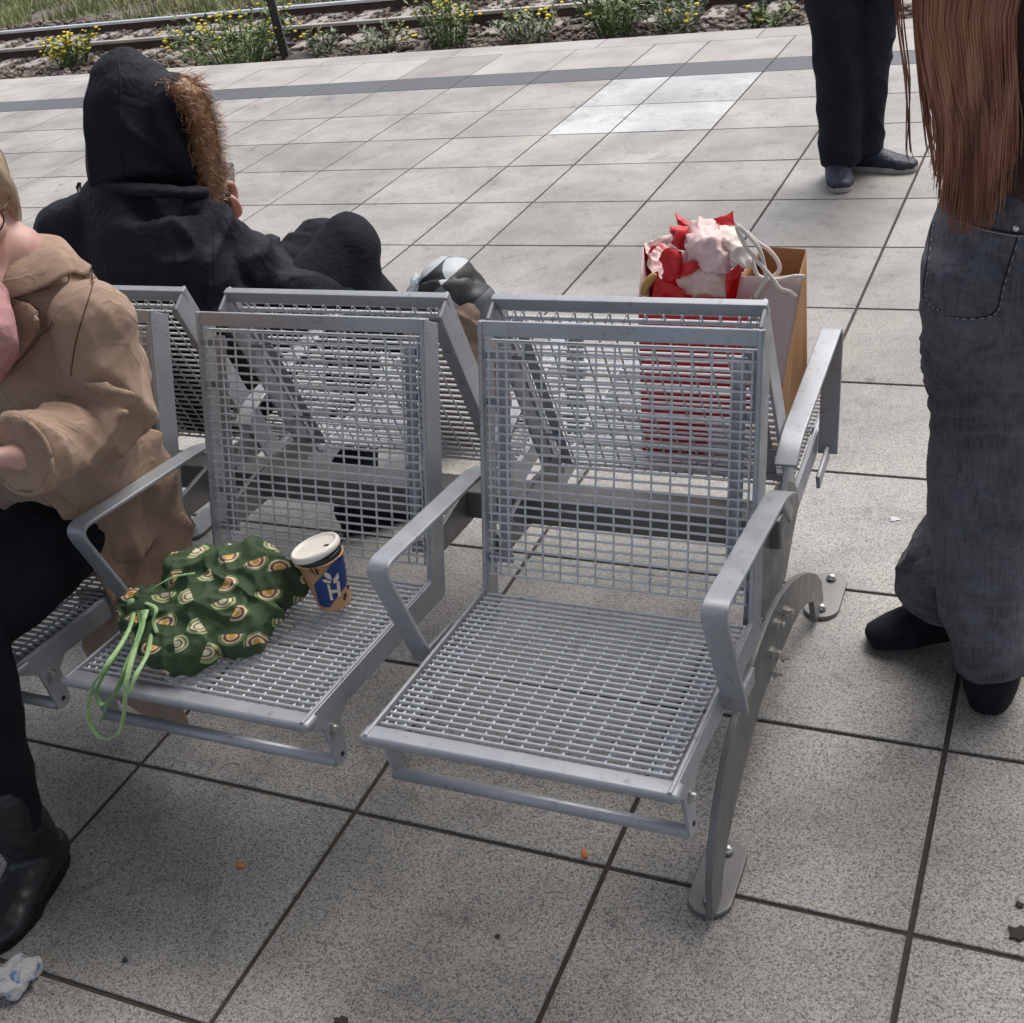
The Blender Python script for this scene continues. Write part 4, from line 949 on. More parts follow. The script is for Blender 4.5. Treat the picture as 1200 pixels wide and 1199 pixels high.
# ---- woman in the camel trench coat, cut by the left edge
def person_coat():
    e = tag(empty('person', (0, 0, 0)), 'person in a camel trench coat and black trousers seated at the left edge', 'person')
    A = lambda x, y, Y: tuple(at(x, y, Y=Y)); bf = (-.30, -.95, 0)
    hc = at(-56, 250, Y=1.42); hf = (.74, -.62, .04)
    J = dict(head=tuple(hc), hf=hf, hu=(-.05, .05, 1), bf=bf, pelvis=(-1.80, 1.52, .50), waist=(-1.76, 1.51, .66), chest=(-1.68, 1.50, .84), sh=(-1.645, 1.49, .97), neck=(-1.635, 1.47, 1.04),
             shL=(-1.495, 1.445, .935), shR=(-1.83, 1.54, .94), elL=A(132, 492, 1.42), elR=(-1.96, 1.46, .72), wrL=A(22, 535, 1.20), wrR=(-1.84, 1.22, .78),
             hdL=((-.85, -.5, .1), (-.2, .5, .8), 1, .7), hdR=((.5, -.8, .2), (.3, .3, .9), -1, .7),
             hipL=(-1.735, 1.49, .505), hipR=(-1.89, 1.50, .51), knL=(-1.695, 1.125, .52), knR=(-1.90, 1.08, .55), anL=(-1.665, 1.035, .12), anR=(-1.93, .95, .12), toeL=(-1.645, .90, .03), toeR=(-1.97, .80, .03))
    b_, P = body(J, e, 1.13); face_bits(P, hf, J['hu'], b_, 1.13, lip=(.40, .17, .16))
    f, r, u = frame(hf, J['hu'])
    # glasses
    gm = simple('glasses_rim', (.06, .035, .025), .3, .4); g = MB()
    for q in (-1, 1):
        c = P(.098, q*.036, -.002); g.tube([c + r*(math.cos(a)*.028)+u*(math.sin(a)*.024) for a in np.linspace(0, 2*math.pi, 26)], .0014, 6)
        g.tube([P(.094, q*.062, .004), P(.05, q*.078, .006), P(-.01, q*.083, .004)], .0015, 6)
    g.tube([P(.102, -.010, .002), P(.106, 0, .005), P(.102, .010, .002)], .0014, 6); g.build('glasses', gm, b_, smooth=True)
    # hair tied back, wisps
    hm = hair_mat('ash_blond_hair', (.16, .10, .06), (.30, .21, .14), (.46, .36, .26)); mb = MB()
    ball(mb, P(-.030, 0, .046), (.110, .108, .104), (f, r, u), 20)
    for q in (-1, 1): limb(mb, [(*P(.03, q*.062, .07), .016, .035), (*P(.0, q*.082, .02), .012, .036), (*P(-.03, q*.078, -.03), .012, .036), (*P(-.06, q*.05, -.06), .014, .035)], f, 10)
    limb(mb, [(*P(-.10, 0, .02), .035, .03), (*P(-.12, 0, -.04), .03, .025), (*P(-.11, 0, -.12), .015, .012)], f, 12)
    hr = soft('hair', mb, hm, e, .006, 4, lambda c, n_: .003*ridge(c, 50, 50, 6)); rnd = random.Random(9); g = MB()
    for k_ in range(60):
        a = rnd.uniform(-1, 1); p = [P(.05+rnd.uniform(-.03, .02), -.05*a, .115+rnd.uniform(-.02, .012)), P(.0, -.085*a, .11+rnd.uniform(-.02, .025)), P(-.07, -.06*a, .06+rnd.uniform(-.02, .03))]
        g.tube([tuple(q) for q in catmull(p, 4)], .0005, 3, caps=False)
    g.build('loose_strands', hm, hr)
    # trench coat
    cm = NT('camel_twill'); v = cm.coord('Object')
    tw = cm.node('ShaderNodeTexWave', {'Vector': v, 'Scale': 330, 'Distortion': 1.5}, bands_direction='DIAGONAL').outputs[0]
    c = cm.mix(cm.ramp(cm.noise(v, 5, 5, .6), [(.35, 0), (.68, 1)]), (.32, .205, .138), (.42, .280, .195)); c = cm.mix(cm.math('MULTIPLY', tw, .18), c, (.17, .105, .07))
    cr = cm.math('ABSOLUTE', cm.math('SUBTRACT', cm.noise(v, 8, 3, .5, 1.4), .5)); cr = cm.ramp(cr, [(0, 1), (.07, .25), (.2, 0)]); cm.bump(cm.math('ADD', cm.math('MULTIPLY', tw, .4), cm.math('ADD', cm.math('MULTIPLY', cr, 3.5), cm.math('MULTIPLY', cm.noise(v, 26, 5), 2.0))), .5, .003); cm.fin(c, .82, **{'Sheen Weight': .15}); cmat = cm.m
    mb = MB()
    limb(mb, [(-1.79, 1.52, .455, .190, .150), (-1.77, 1.51, .60, .175, .135), (-1.72, 1.50, .75, .185, .135), (-1.665, 1.49, .88, .190, .120), (-1.645, 1.485, .965, .150, .095), (-1.635, 1.475, 1.03, .086, .077)], bf, 28, cap=(.2, .2))
    ball(mb, J['shL'], (.072, .072, .068)); ball(mb, J['shR'], (.072, .072, .068))
    s_, el, wr = J['shL'], J['elL'], J['wrL']
    limb(mb, [(*s_, .066, .068), (*lerp(s_, el, .35), .068, .070), (*lerp(s_, el, .75), .064, .066), (*el, .060, .062), (*lerp(el, wr, .3), .058, .060), (*lerp(el, wr, .65), .056, .058), (*lerp(el, wr, .97), .060, .062)], bf, 20, cap=(1, .02))
    s_, el, wr = J['shR'], J['elR'], J['wrR']
    limb(mb, [(*s_, .066, .068), (*lerp(s_, el, .5), .066, .068), (*el, .060, .062), (*lerp(el, wr, .95), .058, .060)], bf, 20, cap=(1, .02))
    # creases bundled at the elbow
    for k_, (a0, a1) in enumerate((((100, 452), (152, 462)), ((112, 500), (146, 482)))):
        pa = at(*a0, Y=1.36); pb = at(*a1, Y=1.38); limb(mb, [(*pa, .007, .007), (*((pa+pb)/2-fw*.004), .010, .010), (*pb, .007, .007)], (0, 0, 1), 8)
    def dd(c, n_):
        d = .013*fold(c, 6, 6, 3.2, 1)+.006*fold(c, 14, 14, 7, 11); k_ = math.exp(-((c-Vector(J['elL'])).length/.15)**2); q_ = c.y*-.5+c.z*.9+c.x*.4; d += k_*.017*(max(0, 1-2.4*abs(noise.noise((c.x*6, c.y*6, q_*22))))**1.6-.3)
        k2 = min(1, max(.12, ((c-Vector((-1.60, 1.42, 1.0))).length-.08)/.14)); return d*k2+.0015*noise.noise(c*26)
    coat = soft('trench_coat', mb, cmat, e, .0055, 6, dd); bv = bvh_of(coat)
    decal('collar', bv, [(42, 284), (60, 292), (82, 327), (56, 339), (12, 350), (4, 338), (18, 315)], cmat, coat, .011, .006, 7, 1.4, (80, 326, .012, 45))
    decal('lapel', bv, [(12, 346), (38, 356), (61, 376), (30, 415), (-8, 452), (-25, 460), (-20, 380)], cmat, coat, .009, .006, 7, 1.4, (61, 376, .014, 45))
    decal('shoulder_strap', bv, [(66, 300), (88, 304), (108, 318), (96, 326), (78, 320)], cmat, coat, .007, .003, 7, 1.45)
    g = MB(); o_ = Vector((0, 0, H))
    def srf(x, y, off=.002):
        d = (at(x, y, Y=1.4)-o_).normalized(); h = bv.ray_cast(o_, d); return (h[0]-d*off) if h[0] is not None else None
    for pts in ([(112, 322), (104, 350), (93, 385), (87, 410), (83, 440)], [(8, 350), (38, 343), (62, 336), (81, 327), (64, 298)], [(12, 348), (38, 356), (61, 376), (46, 396), (30, 415), (5, 440)]):  # armhole seam, then dark lines standing in for shade along collar and lapel edges
        q = [p for p in (srf(x[0], x[1], .0005 if pts[0][0] > 100 else .0135) for x in catmull([(*p, 0) for p in pts], 8)) if p is not None]
        if len(q) > 2: g.tube(q, .0011, 6)
    g.build('seam_and_edge_shade', cloth_mat('seam_edge_dark', (.11, .06, .035), (.14, .08, .05)), coat, smooth=True)
    g = MB(); el, wr = Vector(J['elL']), Vector(J['wrL']); d = (wr-el).normalized(); c0 = el.lerp(wr, .99); n1 = Vector((0, 0, 1)).cross(d).normalized(); n2 = d.cross(n1)
    g.tube([c0+n1*(math.cos(a)*.060)+n2*(math.sin(a)*.062) for a in np.linspace(0, 2*math.pi, 36)], .0040, 6); g.build('cuff_edge', cmat, coat, smooth=True)
    # skirt of the coat over hip and seat edge
    K = lambda L: [A(*p) for p in L]
    KX = lambda L: [tuple(at(x, y, X=xx)) for x, y, xx in L]
    sk = sheet('coat_skirt', [KX([(15, 540, -1.70), (70, 515, -1.66), (130, 500, -1.63), (170, 500, -1.63), (190, 515, -1.64)]), KX([(58, 590, -1.665), (100, 572, -1.645), (145, 550, -1.625), (188, 545, -1.625), (206, 556, -1.63)]),
               KX([(98, 648, -1.655), (128, 628, -1.635), (168, 604, -1.62), (204, 592, -1.62), (217, 600, -1.625)]), KX([(121, 692, -1.65), (148, 672, -1.63), (184, 650, -1.62), (214, 635, -1.62), (226, 634, -1.625)]),
               KX([(146, 740, -1.64), (170, 722, -1.63), (200, 695, -1.62), (224, 672, -1.62), (238, 660, -1.625)])], cmat, coat, .004, .009, 7, 2, (6, 6, 8))
    bs = bvh_of(sk); bt = simple('dark_button', (.018, .012, .010), .35)
    for x, y in ((107, 574), (171, 638)):
        d = (at(x, y, Y=1.4)-o_).normalized(); h = bs.ray_cast(o_, d)
        if h[0] is None: continue
        n_ = h[1] if h[1].dot(d) < 0 else -h[1]; q = n_.to_track_quat('Z', 'Y').to_matrix(); g = MB(); g.lathe([(.011, 0), (.0112, .002), (.009, .0035), (.006, .0025)], (0, 0, 0), 16)
        g.v = [tuple(h[0]+n_*.004+q @ Vector(v_)) for v_ in g.v]; g.build('button', bt, coat, smooth=True)
    sheet('coat_tail', [K([(96, 690, 1.44), (118, 692, 1.42), (150, 700, 1.40), (170, 705, 1.38)]), K([(98, 735, 1.42), (125, 742, 1.40), (155, 752, 1.37), (185, 760, 1.34)]), K([(104, 775, 1.40), (135, 790, 1.38), (170, 800, 1.36), (205, 805, 1.34)]), K([(125, 815, 1.38), (150, 828, 1.37), (185, 840, 1.36), (222, 846, 1.35)])], cmat, coat, .004, .008, 6, 5, (8, 8, 5))
    g = MB(); pass
    # soft pink scarf at the neck
    mb = MB(); sc = cloth_mat('pink_scarf', (.46, .24, .24), (.56, .31, .30), .9, 300, .4)
    limb(mb, [(*A(-14, 352, 1.36), .030, .034), (*A(-10, 385, 1.32), .044, .040), (*A(-12, 420, 1.31), .034, .032), (*A(-18, 445, 1.31), .018, .02)], bf, 18)
    soft('scarf', mb, sc, e, .005, 5, lambda c, n_: .008*fold(c, 10, 10, 6))
    # trousers
    tm = cloth_mat('black_stretch_denim', (.0045, .005, .008), (.010, .011, .016), .9, 320, .2); mb = MB()
    limb(mb, [(-1.80, 1.52, .54, .17, .12), (-1.80, 1.48, .50, .18, .12)], bf, 20)
    for q in 'LR':
        h_, k_, a_ = J['hip'+q], J['kn'+q], J['an'+q]
        limb(mb, [(*h_, .094, .092), (*lerp(h_, k_, .35), .097, .092), (*lerp(h_, k_, .75), .096, .088), (*k_, .074, .074), (*lerp(k_, a_, .22), .064, .068), (*lerp(k_, a_, .6), .052, .056), (*a_, .040, .044)], (0, .3, 1), 20, cap=(.6, .05))
    ball(mb, J['knL'], (.073, .073, .073)); ball(mb, J['knR'], (.074, .074, .074))
    soft('trousers', mb, tm, e, .008, 4, lambda c, n_: .004*ridge(c, 9, 9, 9, 6)+.0015*noise.noise(c*22))
    bl = simple('black_leather', (.010, .010, .013), .38, 0, .3, 30, .4, 45)
    shoe(e, (-1.662, 1.095, .001), (-1.632, .865, .001), bl, dark_sole, .074, .046, nm='boot', shaft=[(-1.664, 1.040, .10, .046, .050), (-1.672, 1.045, .20, .046, .049)], sole_h=.028)
    shoe(e, (-1.92, 1.00, .001), (-1.97, .76, .001), bl, dark_sole, .078, .050, nm='boot', shaft=[(-1.925, .965, .10, .050, .052), (-1.925, .97, .20, .048, .050)], sole_h=.028)
person_coat()
# ---------------------------------------------------------------- things on the bench
def fabric_print():
    t = NT('rainbow_print'); v0 = t.node('ShaderNodeSeparateXYZ', {'Vector': t.coord('Object')}); v = t.node('ShaderNodeCombineXYZ', {0: t.math('ADD', v0.outputs[0], t.math('MULTIPLY', v0.outputs[2], -.7)), 1: t.math('ADD', v0.outputs[1], t.math('MULTIPLY', v0.outputs[2], .85)), 2: 0.0}).outputs[0]
    vo = t.node('ShaderNodeTexVoronoi', {'Vector': v, 'Scale': 17, 'Randomness': .45}, voronoi_dimensions='2D')
    pos = vo.outputs['Position']; col_ = vo.outputs['Color']
    sc = t.node('ShaderNodeVectorMath', {0: v, 1: (17, 17, 17)}, operation='MULTIPLY').outputs[0]
    psc = t.node('ShaderNodeVectorMath', {0: pos, 1: (17, 17, 17)}, operation='MULTIPLY').outputs[0]
    loc = t.node('ShaderNodeVectorMath', {0: v, 1: pos}, operation='SUBTRACT').outputs[0]
    sep = t.node('ShaderNodeSeparateColor', {'Color': col_})
    ang = t.math('MULTIPLY', sep.outputs[0], 6.283)
    dx = t.node('ShaderNodeSeparateXYZ', {'Vector': loc})
    side = t.math('ADD', t.math('MULTIPLY', dx.outputs[0], t.math('COSINE', ang)), t.math('MULTIPLY', dx.outputs[1], t.math('SINE', ang)))
    side = t.math('MULTIPLY', side, 17)
    d = vo.outputs['Distance']; d = t.math('ADD', d, t.math('MULTIPLY', t.noise(v, 60, 2), .06)); d = t.math('ADD', d, -.03)
    green = t.mix(t.noise(v, 6, 3), (.022, .045, .018), (.052, .085, .034))
    A1 = t.ramp(d, [(0, (.62, .30, .04)), (.10, (.62, .30, .04)), (.105, (.55, .46, .30)), (.17, (.55, .46, .30)), (.175, (.22, .055, .02)), (.24, (.22, .055, .02)), (.245, (.60, .50, .34)), (.31, (.60, .50, .34)), (.315, (.05, .12, .03)), (.345, (.05, .12, .03)), (.35, (.25, .32, .11)), (.385, (.25, .32, .11))], 'CONSTANT')
    A2 = t.ramp(d, [(0, (.60, .50, .36)), (.12, (.60, .50, .36)), (.125, (.03, .08, .03)), (.16, (.03, .08, .03)), (.165, (.58, .50, .33)), (.24, (.58, .50, .33)), (.245, (.17, .07, .03)), (.28, (.17, .07, .03)), (.285, (.30, .40, .17)), (.34, (.30, .40, .17))], 'CONSTANT')
    pick = t.ramp(sep.outputs[1], [(.5, 0), (.51, 1)]); mot = t.mix(pick, A1, A2)
    inside = t.math('LESS_THAN', d, t.math('MULTIPLY_ADD', sep.outputs[2], .06, .335)); arch = t.math('GREATER_THAN', side, -.07)
    c = t.mix(t.math('MULTIPLY', inside, arch), green, mot)
    t.bump(t.math('ADD', t.noise(v, 500, 2), t.math('MULTIPLY', t.noise(v, 28, 4), 3)), .3, .002); return t.fin(c, .85)
bag = tag(empty('drawstring_bag', (-1.33, 1.32, .40)), 'dark green fabric bag printed with small rainbows, slumped on the wire seat beside the cup', 'bag')
bag.location = (0, 0, 0)
fp = fabric_print(); mb = MB(); Z_ = lambda x, y, z: tuple(at(x, y, Z=z))
ball(mb, (-1.335, 1.325, .450), (.095, .095, .060)); ball(mb, (-1.300, 1.400, .462), (.085, .070, .070)); ball(mb, (-1.390, 1.395, .455), (.075, .065, .062))
ball(mb, (-1.345, 1.245, .440), (.075, .055, .046)); ball(mb, (-1.275, 1.330, .436), (.060, .080, .044)); ball(mb, (-1.265, 1.430, .445), (.050, .045, .050)); ball(mb, (-1.420, 1.290, .448), (.055, .060, .050))
limb(mb, [(-1.40, 1.31, .452, .050, .045), (-1.435, 1.295, .462, .032, .034), (-1.456, 1.290, .468, .018, .020)], (0, 0, 1), 14)
limb(mb, [(-1.452, 1.290, .466, .014, .018), (-1.475, 1.30, .458, .028, .030), (-1.492, 1.315, .445, .024, .018)], (0, 0, 1), 14)
def db(c, n_):
    d = .018*fold(c, 9, 12, 8, 3, 1.6)+.010*fold(c, 22, 18, 14, 7)+.003*fold(c, 50, 50, 40, 2)
    r_ = math.hypot(c.x+1.455, c.y-1.29)
    if r_ < .09: an = math.atan2(c.z-.462, c.y-1.292); d += (1-r_/.09)*.005*math.sin(an*11)
    zz = c.z+n_.z*d
    return d if zz > .403 else max(0, d*.2)
bb = soft('fabric_body', mb, fp, bag, .0042, 12, db)
for v_ in bb.data.vertices:
    lim = .4035+.007*max(0, min(1, (1.25-v_.co.y)*9))
    if v_.co.z < lim: v_.co.z = lim
cord_m = simple('green_cord', (.36, .54, .24), .85, 0, .3, 90, .6, 500); cord_n = simple('dull_green_cord', (.22, .37, .15), .85, 0, .3, 90, .5, 500)
def cord(pts, m_, r_=.0042, nm='cord'):
    g = MB(); g.tube([tuple(p) for p in catmull([tuple(p) for p in pts], 7)], r_, 8, flat=(1, .42), ref=(.4, 1, .1)); g.build(nm, m_, bag, smooth=True)
kn = Vector((-1.452, 1.283, .482)); C3 = lambda x, y, Y: at(x, y, Y=Y)
cord([kn, C3(150, 740, 1.20), C3(125, 780, 1.125), C3(108, 805, 1.118), C3(103, 835, 1.118), C3(112, 858, 1.118), C3(126, 865, 1.118), C3(140, 857, 1.118), C3(146, 830, 1.118), C3(148, 800, 1.122), C3(158, 760, 1.17), C3(172, 715, 1.25)], cord_m, .0046)
cord([kn, C3(148, 745, 1.19), C3(122, 790, 1.124), C3(113, 812, 1.122), C3(120, 826, 1.122), C3(136, 812, 1.123), C3(152, 775, 1.15), C3(168, 730, 1.22), kn+Vector((.008, 0, 0))], cord_n, .0040)
cord([kn, C3(176, 735, 1.235), C3(173, 765, 1.19), C3(160, 790, 1.145), C3(152, 812, 1.124)], cord_m, .0042)
cord([kn, C3(165, 735, 1.22), C3(150, 775, 1.15), C3(140, 800, 1.125), C3(128, 822, 1.12), C3(118, 845, 1.12)], cord_n, .0038)
cord([kn+Vector((.0, 0, .006)), C3(182, 712, 1.25), C3(180, 728, 1.235), C3(184, 742, 1.225)], cord_m, .0034)
g = MB(); ball(g, kn+Vector((0, -.004, .002)), (.013, .010, .010), None, 12); g.build('knot', cord_m, bag, smooth=True)
cord([C3(168, 700, 1.285), C3(185, 686, 1.30), C3(205, 676, 1.32), C3(228, 672, 1.33)], cord_n, .003)

# coffee cup
cup = tag(empty('coffee_cup', (-1.166, 1.452, .4035)), 'takeaway coffee cup in brown and blue paper with a loose white lid', 'cup')
tilt = Matrix.Rotation(math.radians(-6), 4, fw.cross(Vector((0, 0, 1))).cross(Vector((0, 0, 1))))
kraft = simple('kraft_paper', (.46, .26, .125), .7, 0, .08, 25)
rb, rtp, hh = .0295, .0410, .098
def cm_(r_, h): return (r_, h)
g = MB(); g.lathe([(rb-.004, .004), (rb, 0), (rb, .001), (rb+(rtp-rb)*.5, hh*.5), (rtp, hh*.985), (rtp+.0018, hh*.985), (rtp+.0022, hh), (rtp+.0012, hh+.0018), (rtp-.001, hh+.0012), (rtp-.0025, hh*.97), (rtp-.006, hh*.80), (.001, hh*.80)], (0, 0, 0), 48)
cb = g.build('paper_cup', kraft, None, smooth=True)
blk = simple('sip_hole_dark', (.012, .008, .007), .25)
g = MB(); g.lathe([(rtp-.0015, hh*.93), (rtp-.0010, hh*.995), (rtp+.0005, hh+.010), (rtp-.002, hh+.011), (.001, hh+.0105)], (0, 0, 0), 40); ib = g.build('black_rim', simple('black_plastic', (.012, .012, .013), .35), None, smooth=True)
lidm = simple('white_lid', (.72, .68, .60), .45, 0, .05, 20)
g = MB(); g.lathe([(.0405, -.006), (.0440, -.0055), (.0455, -.002), (.0452, .003), (.0430, .0065), (.0405, .0070), (.0385, .0052), (.037, .0035), (.0345, .0028), (.015, .0034), (.001, .0036)], (0, 0, 0), 48)
lid = g.build('lid', lidm, None, smooth=True)
g = MB(); g.box(.021, .031, -.002, .002, .0034, .0042); hole = g.build('sip_hole', blk, lid)  # flat dark patch on the lid in place of an opening
Tm = Matrix.Translation(Vector((-1.166, 1.452, .4035))) @ Matrix.Rotation(math.radians(-5), 4, Vector((.2, 1, 0)))
for o in (cb, ib): o.data.transform(Matrix.Identity(4)); o.parent = cup
cup.matrix_world = Tm
lid.parent = cup; lid.matrix_local = Matrix.Translation((-.003, 0, hh+.0145)) @ Matrix.Rotation(math.radians(-9), 4, 'Y')
bpy.context.view_layer.update()
mw = cup.matrix_basis; bvc = BVHTree.FromPolygons([mw @ v_.co for v_ in cb.data.vertices], [tuple(p.vertices) for p in cb.data.polygons])
def cz(x, y): return (300+x/8.565, 590+y/8.565)
blue = simple('navy_print', (.010, .035, .16), .6, 0, .06); cream = simple('cream_print', (.66, .55, .45), .7, 0, .05); bean = simple('bean_print', (.045, .02, .02), .7)
def cupdecal(nm, pts, m_, off):
    o = decal(nm, bvc, [cz(*p) for p in pts], m_, None, off, 0, 2.2, 1.45)
    inv = mw.inverted(); o.data.transform(inv); o.parent = cb; return o
cupdecal('blue_panel', [(800, 548), (870, 522), (925, 492), (932, 640), (930, 720), (900, 830), (855, 885), (740, 1045), (690, 1042), (640, 1015), (610, 915), (580, 815), (700, 690)], blue, .0004)
cupdecal('letter_h', [(712, 806), (738, 812), (752, 868), (812, 862), (806, 782), (836, 782), (850, 925), (822, 936), (818, 890), (758, 902), (778, 968), (748, 968)], cream, .0009)
cupdecal('leaf_emblem', [(680, 702), (708, 690), (745, 712), (762, 768), (722, 752), (690, 732)], cream, .0009)
cupdecal('leaf_emblem', [(658, 764), (700, 758), (756, 780), (742, 802), (690, 792)], cream, .0009)
cupdecal('leaf_emblem', [(774, 758), (820, 690), (832, 742), (800, 798), (776, 800)], cream, .0009)
cupdecal('coffee_bean', [(530, 640), (548, 618), (590, 640), (630, 672), (634, 712), (600, 722), (560, 690), (534, 668)], bean, .0004)
cupdecal('bean_slit', [(556, 640), (570, 640), (612, 712), (600, 712)], kraft, .0009)
cupdecal('coffee_bean', [(880, 905), (904, 888), (912, 930), (890, 978), (872, 960)], bean, .0004)
cupdecal('coffee_bean', [(905, 828), (930, 815), (938, 850), (915, 862)], bean, .0004)

# paper carrier bag with rope handles, behind the right-hand backrest
kp = NT('brown_paper'); v = kp.coord('Object'); c = kp.mix(kp.ramp(kp.noise(v, 7, 5), [(.35, 0), (.68, 1)]), (.33, .16, .06), (.44, .235, .10)); kp.bump(kp.noise(v, 16, 4), .35, .006); kp.fin(c, .75); KP = kp.m
pinkp = simple('pale_pink_paper', (.56, .42, .40), .7, 0, .06, 12)
A_ = lambda x, y, Y: at(x, y, Y=Y)
pb = tag(empty('paper_bag', (-.53, 2.1, .40)), 'tall brown paper carrier bag with white rope handles beside the far armrest', 'bag'); pb.location = (0, 0, 0)
zb = .415
fr_tl, fr_tr = A_(868, 324, 2.07), A_(941, 323, 2.07); bk_tl, bk_tr = A_(893, 289, 2.20), A_(945, 292, 2.20)
f_bl, f_br = Vector((-.655, 2.020, zb)), Vector((-.530, 2.020, zb)); k_bl, k_br = Vector((-.640, 2.215, zb)), Vector((-.497, 2.215, zb))
def panel(name, q, mat, par, nu=10, nv=14, amp=.003, thick=.0012, seed=0):
    a, b_, c_, d_ = [Vector(x) for x in q]    # a-b top, d-c bottom
    rows2 = [[a.lerp(b_, u_/nu).lerp(d_.lerp(c_, u_/nu), w_/nv) for u_ in range(nu+1)] for w_ in range(nv+1)]; nn = (b_-a).cross(d_-a).normalized(); g = MB()
    vs = [p + nn*(amp*ridge(p, 9, 9, 9, seed)*min(1, 4*min(i/nv, 1)*(1 if j not in (0, nu) else 0)+ .0)) for i, r_ in enumerate(rows2) for j, p in enumerate(r_)]
    g._add(vs, [(i*(nu+1)+j, i*(nu+1)+j+1, (i+1)*(nu+1)+j+1, (i+1)*(nu+1)+j) for i in range(nv) for j in range(nu)])
    o = g.build(name, mat, par, smooth=True); m_ = o.modifiers.new('t', 'SOLIDIFY'); m_.thickness = thick; m_.offset = 0; return o
panel('front_panel', (fr_tl, fr_tr, f_br, f_bl), pinkp, pb, seed=1)
panel('back_panel', (bk_tl, bk_tr, k_br, k_bl), KP, pb, seed=2)
mt = (fr_tr+bk_tr)/2+Vector((-.012, 0, -.03)); mbm = (f_br+k_br)/2+Vector((-.004, 0, 0))
panel('gusset', (fr_tr, mt, mbm, f_br), KP, pb, seed=3); panel('gusset', (mt, bk_tr, k_br, mbm), KP, pb, seed=4)
mt2 = (fr_tl+bk_tl)/2+Vector((.01, 0, -.02)); panel('gusset', (fr_tl, bk_tl, k_bl, f_bl), KP, pb, seed=5)
g = MB(); g.box(f_bl.x, f_br.x, f_bl.y, k_bl.y, zb-.002, zb); g.build('bag_base', KP, pb)
rope = simple('white_rope', (.70, .64, .58), .85, 0, .1, 200, .6, 600)
def ropeh(pts): g = MB(); g.tube([tuple(p) for p in catmull([tuple(p) for p in pts], 7)], .0040, 8); g.build('rope_handle', rope, pb, smooth=True)
zz = lambda x, y: (740+x/5.4545, 240+y/5.4545)
def RP(L, Y): return [A_(*zz(x, y), Y) for x, y in L]
ropeh(RP([(790, 590), (820, 540), (860, 480), (850, 400), (820, 290), (760, 210), (700, 150), (665, 125)], 2.055))
ropeh(RP([(1050, 590), (1010, 555), (950, 535), (900, 470), (840, 400), (780, 330), (730, 270), (690, 190), (672, 135)], 2.050))
ropeh(RP([(1105, 458), (1040, 458), (960, 475), (900, 478), (820, 460), (790, 415), (770, 340)], 2.062))
ropeh(RP([(740, 175), (800, 235), (880, 290), (935, 360), (945, 420), (905, 462)], 2.10))

# red gift bag with crumpled tissue
red = simple('red_paper', (.56, .012, .018), .5, 0, .12, 14, .3, 25); tis = NT('pink_tissue'); v = tis.coord('Object'); c = tis.mix(tis.noise(v, 8, 4), (.74, .47, .47), (.82, .66, .62)); tis.bump(tis.noise(v, 40, 5), .5, .004); tis.fin(c, .6, **{'Transmission Weight': .05}); TS = tis.m
gb = tag(empty('gift_bag', (-.70, 2.1, .40)), 'red gift bag stuffed with crumpled pale pink and red tissue paper', 'bag'); gb.location = (0, 0, 0)
g0 = [A_(752, 300, 2.10), A_(878, 330, 2.03), A_(868, 300, 2.17), A_(762, 275, 2.20)]
B0 = [Vector((-.800, 2.035, zb)), Vector((-.655, 2.035, zb)), Vector((-.655, 2.185, zb)), Vector((-.800, 2.185, zb))]
tl, tr_ = A_(748, 350, 2.035), A_(880, 352, 2.030)
B0[0] = Vector((tl.x-.022, 2.03, zb)); B0[1] = Vector((tr_.x-.016, 2.03, zb)); B0[2] = B0[1]+Vector((0, .16, 0)); B0[3] = B0[0]+Vector((0, .16, 0))
panel('front_panel', (tl, tr_, B0[1], B0[0]), red, gb, seed=6); panel('side_panel', (tr_, A_(878, 322, 2.17), B0[2], B0[1]), pinkp, gb, seed=7)
panel('side_panel', (A_(754, 290, 2.17), tl, B0[0], B0[3]), pinkp, gb, seed=8); panel('back_panel', (A_(878, 322, 2.17), A_(754, 290, 2.17), B0[3], B0[2]), red, gb, seed=9)
g = MB(); g.box(B0[0].x, B0[1].x, 2.03, 2.19, zb-.002, zb); g.build('bag_base', red, gb)
def G(L, Y): return [tuple(A_(*zz(x, y), Y+dy)) for x, y, dy in L]
def sh(nm, rws, m_, Y=2.06, amp=.004, seed=0, par=gb): o = sheet(nm, [G(r_, Y) for r_ in rws], m_, par, .0008, amp*.95, 9, seed, (24, 24, 24)); return o
sh('tissue', [[(350, 180, .04), (400, 115, .05), (480, 105, .06), (560, 150, .05)], [(330, 280, .01), (400, 220, -.02), (490, 200, -.01), (600, 240, .01)], [(340, 330, .0), (430, 330, -.025), (520, 310, -.02), (620, 330, -.01)], [(420, 450, .0), (470, 430, -.02), (560, 440, -.02), (640, 440, .0)]], TS, seed=1, amp=.008)
sh('tissue', [[(490, 170, .06), (560, 135, .07), (650, 150, .07), (700, 230, .06)], [(520, 200, .02), (600, 190, .01), (690, 230, .01), (745, 330, .02)], [(600, 300, .0), (650, 300, -.015), (710, 330, -.01), (760, 360, .0)], [(620, 420, .0), (660, 400, -.01), (700, 390, -.01), (745, 385, .0)]], simple('cream_tissue', (.72, .62, .56), .7, 0, .06, 30), seed=4, amp=.008)
sh('tissue', [[(300, 320, .02), (380, 300, .02), (460, 370, .01), (620, 440, .0)], [(290, 400, .0), (380, 400, -.01), (480, 440, -.02), (610, 480, -.01)], [(280, 490, -.01), (390, 500, -.015), (500, 530, -.02), (600, 540, -.01)], [(330, 560, -.01), (420, 590, -.01), (520, 600, -.01), (610, 600, -.01)]], simple('beige_tissue', (.66, .50, .43), .7, 0, .08, 20), seed=7, amp=.006)
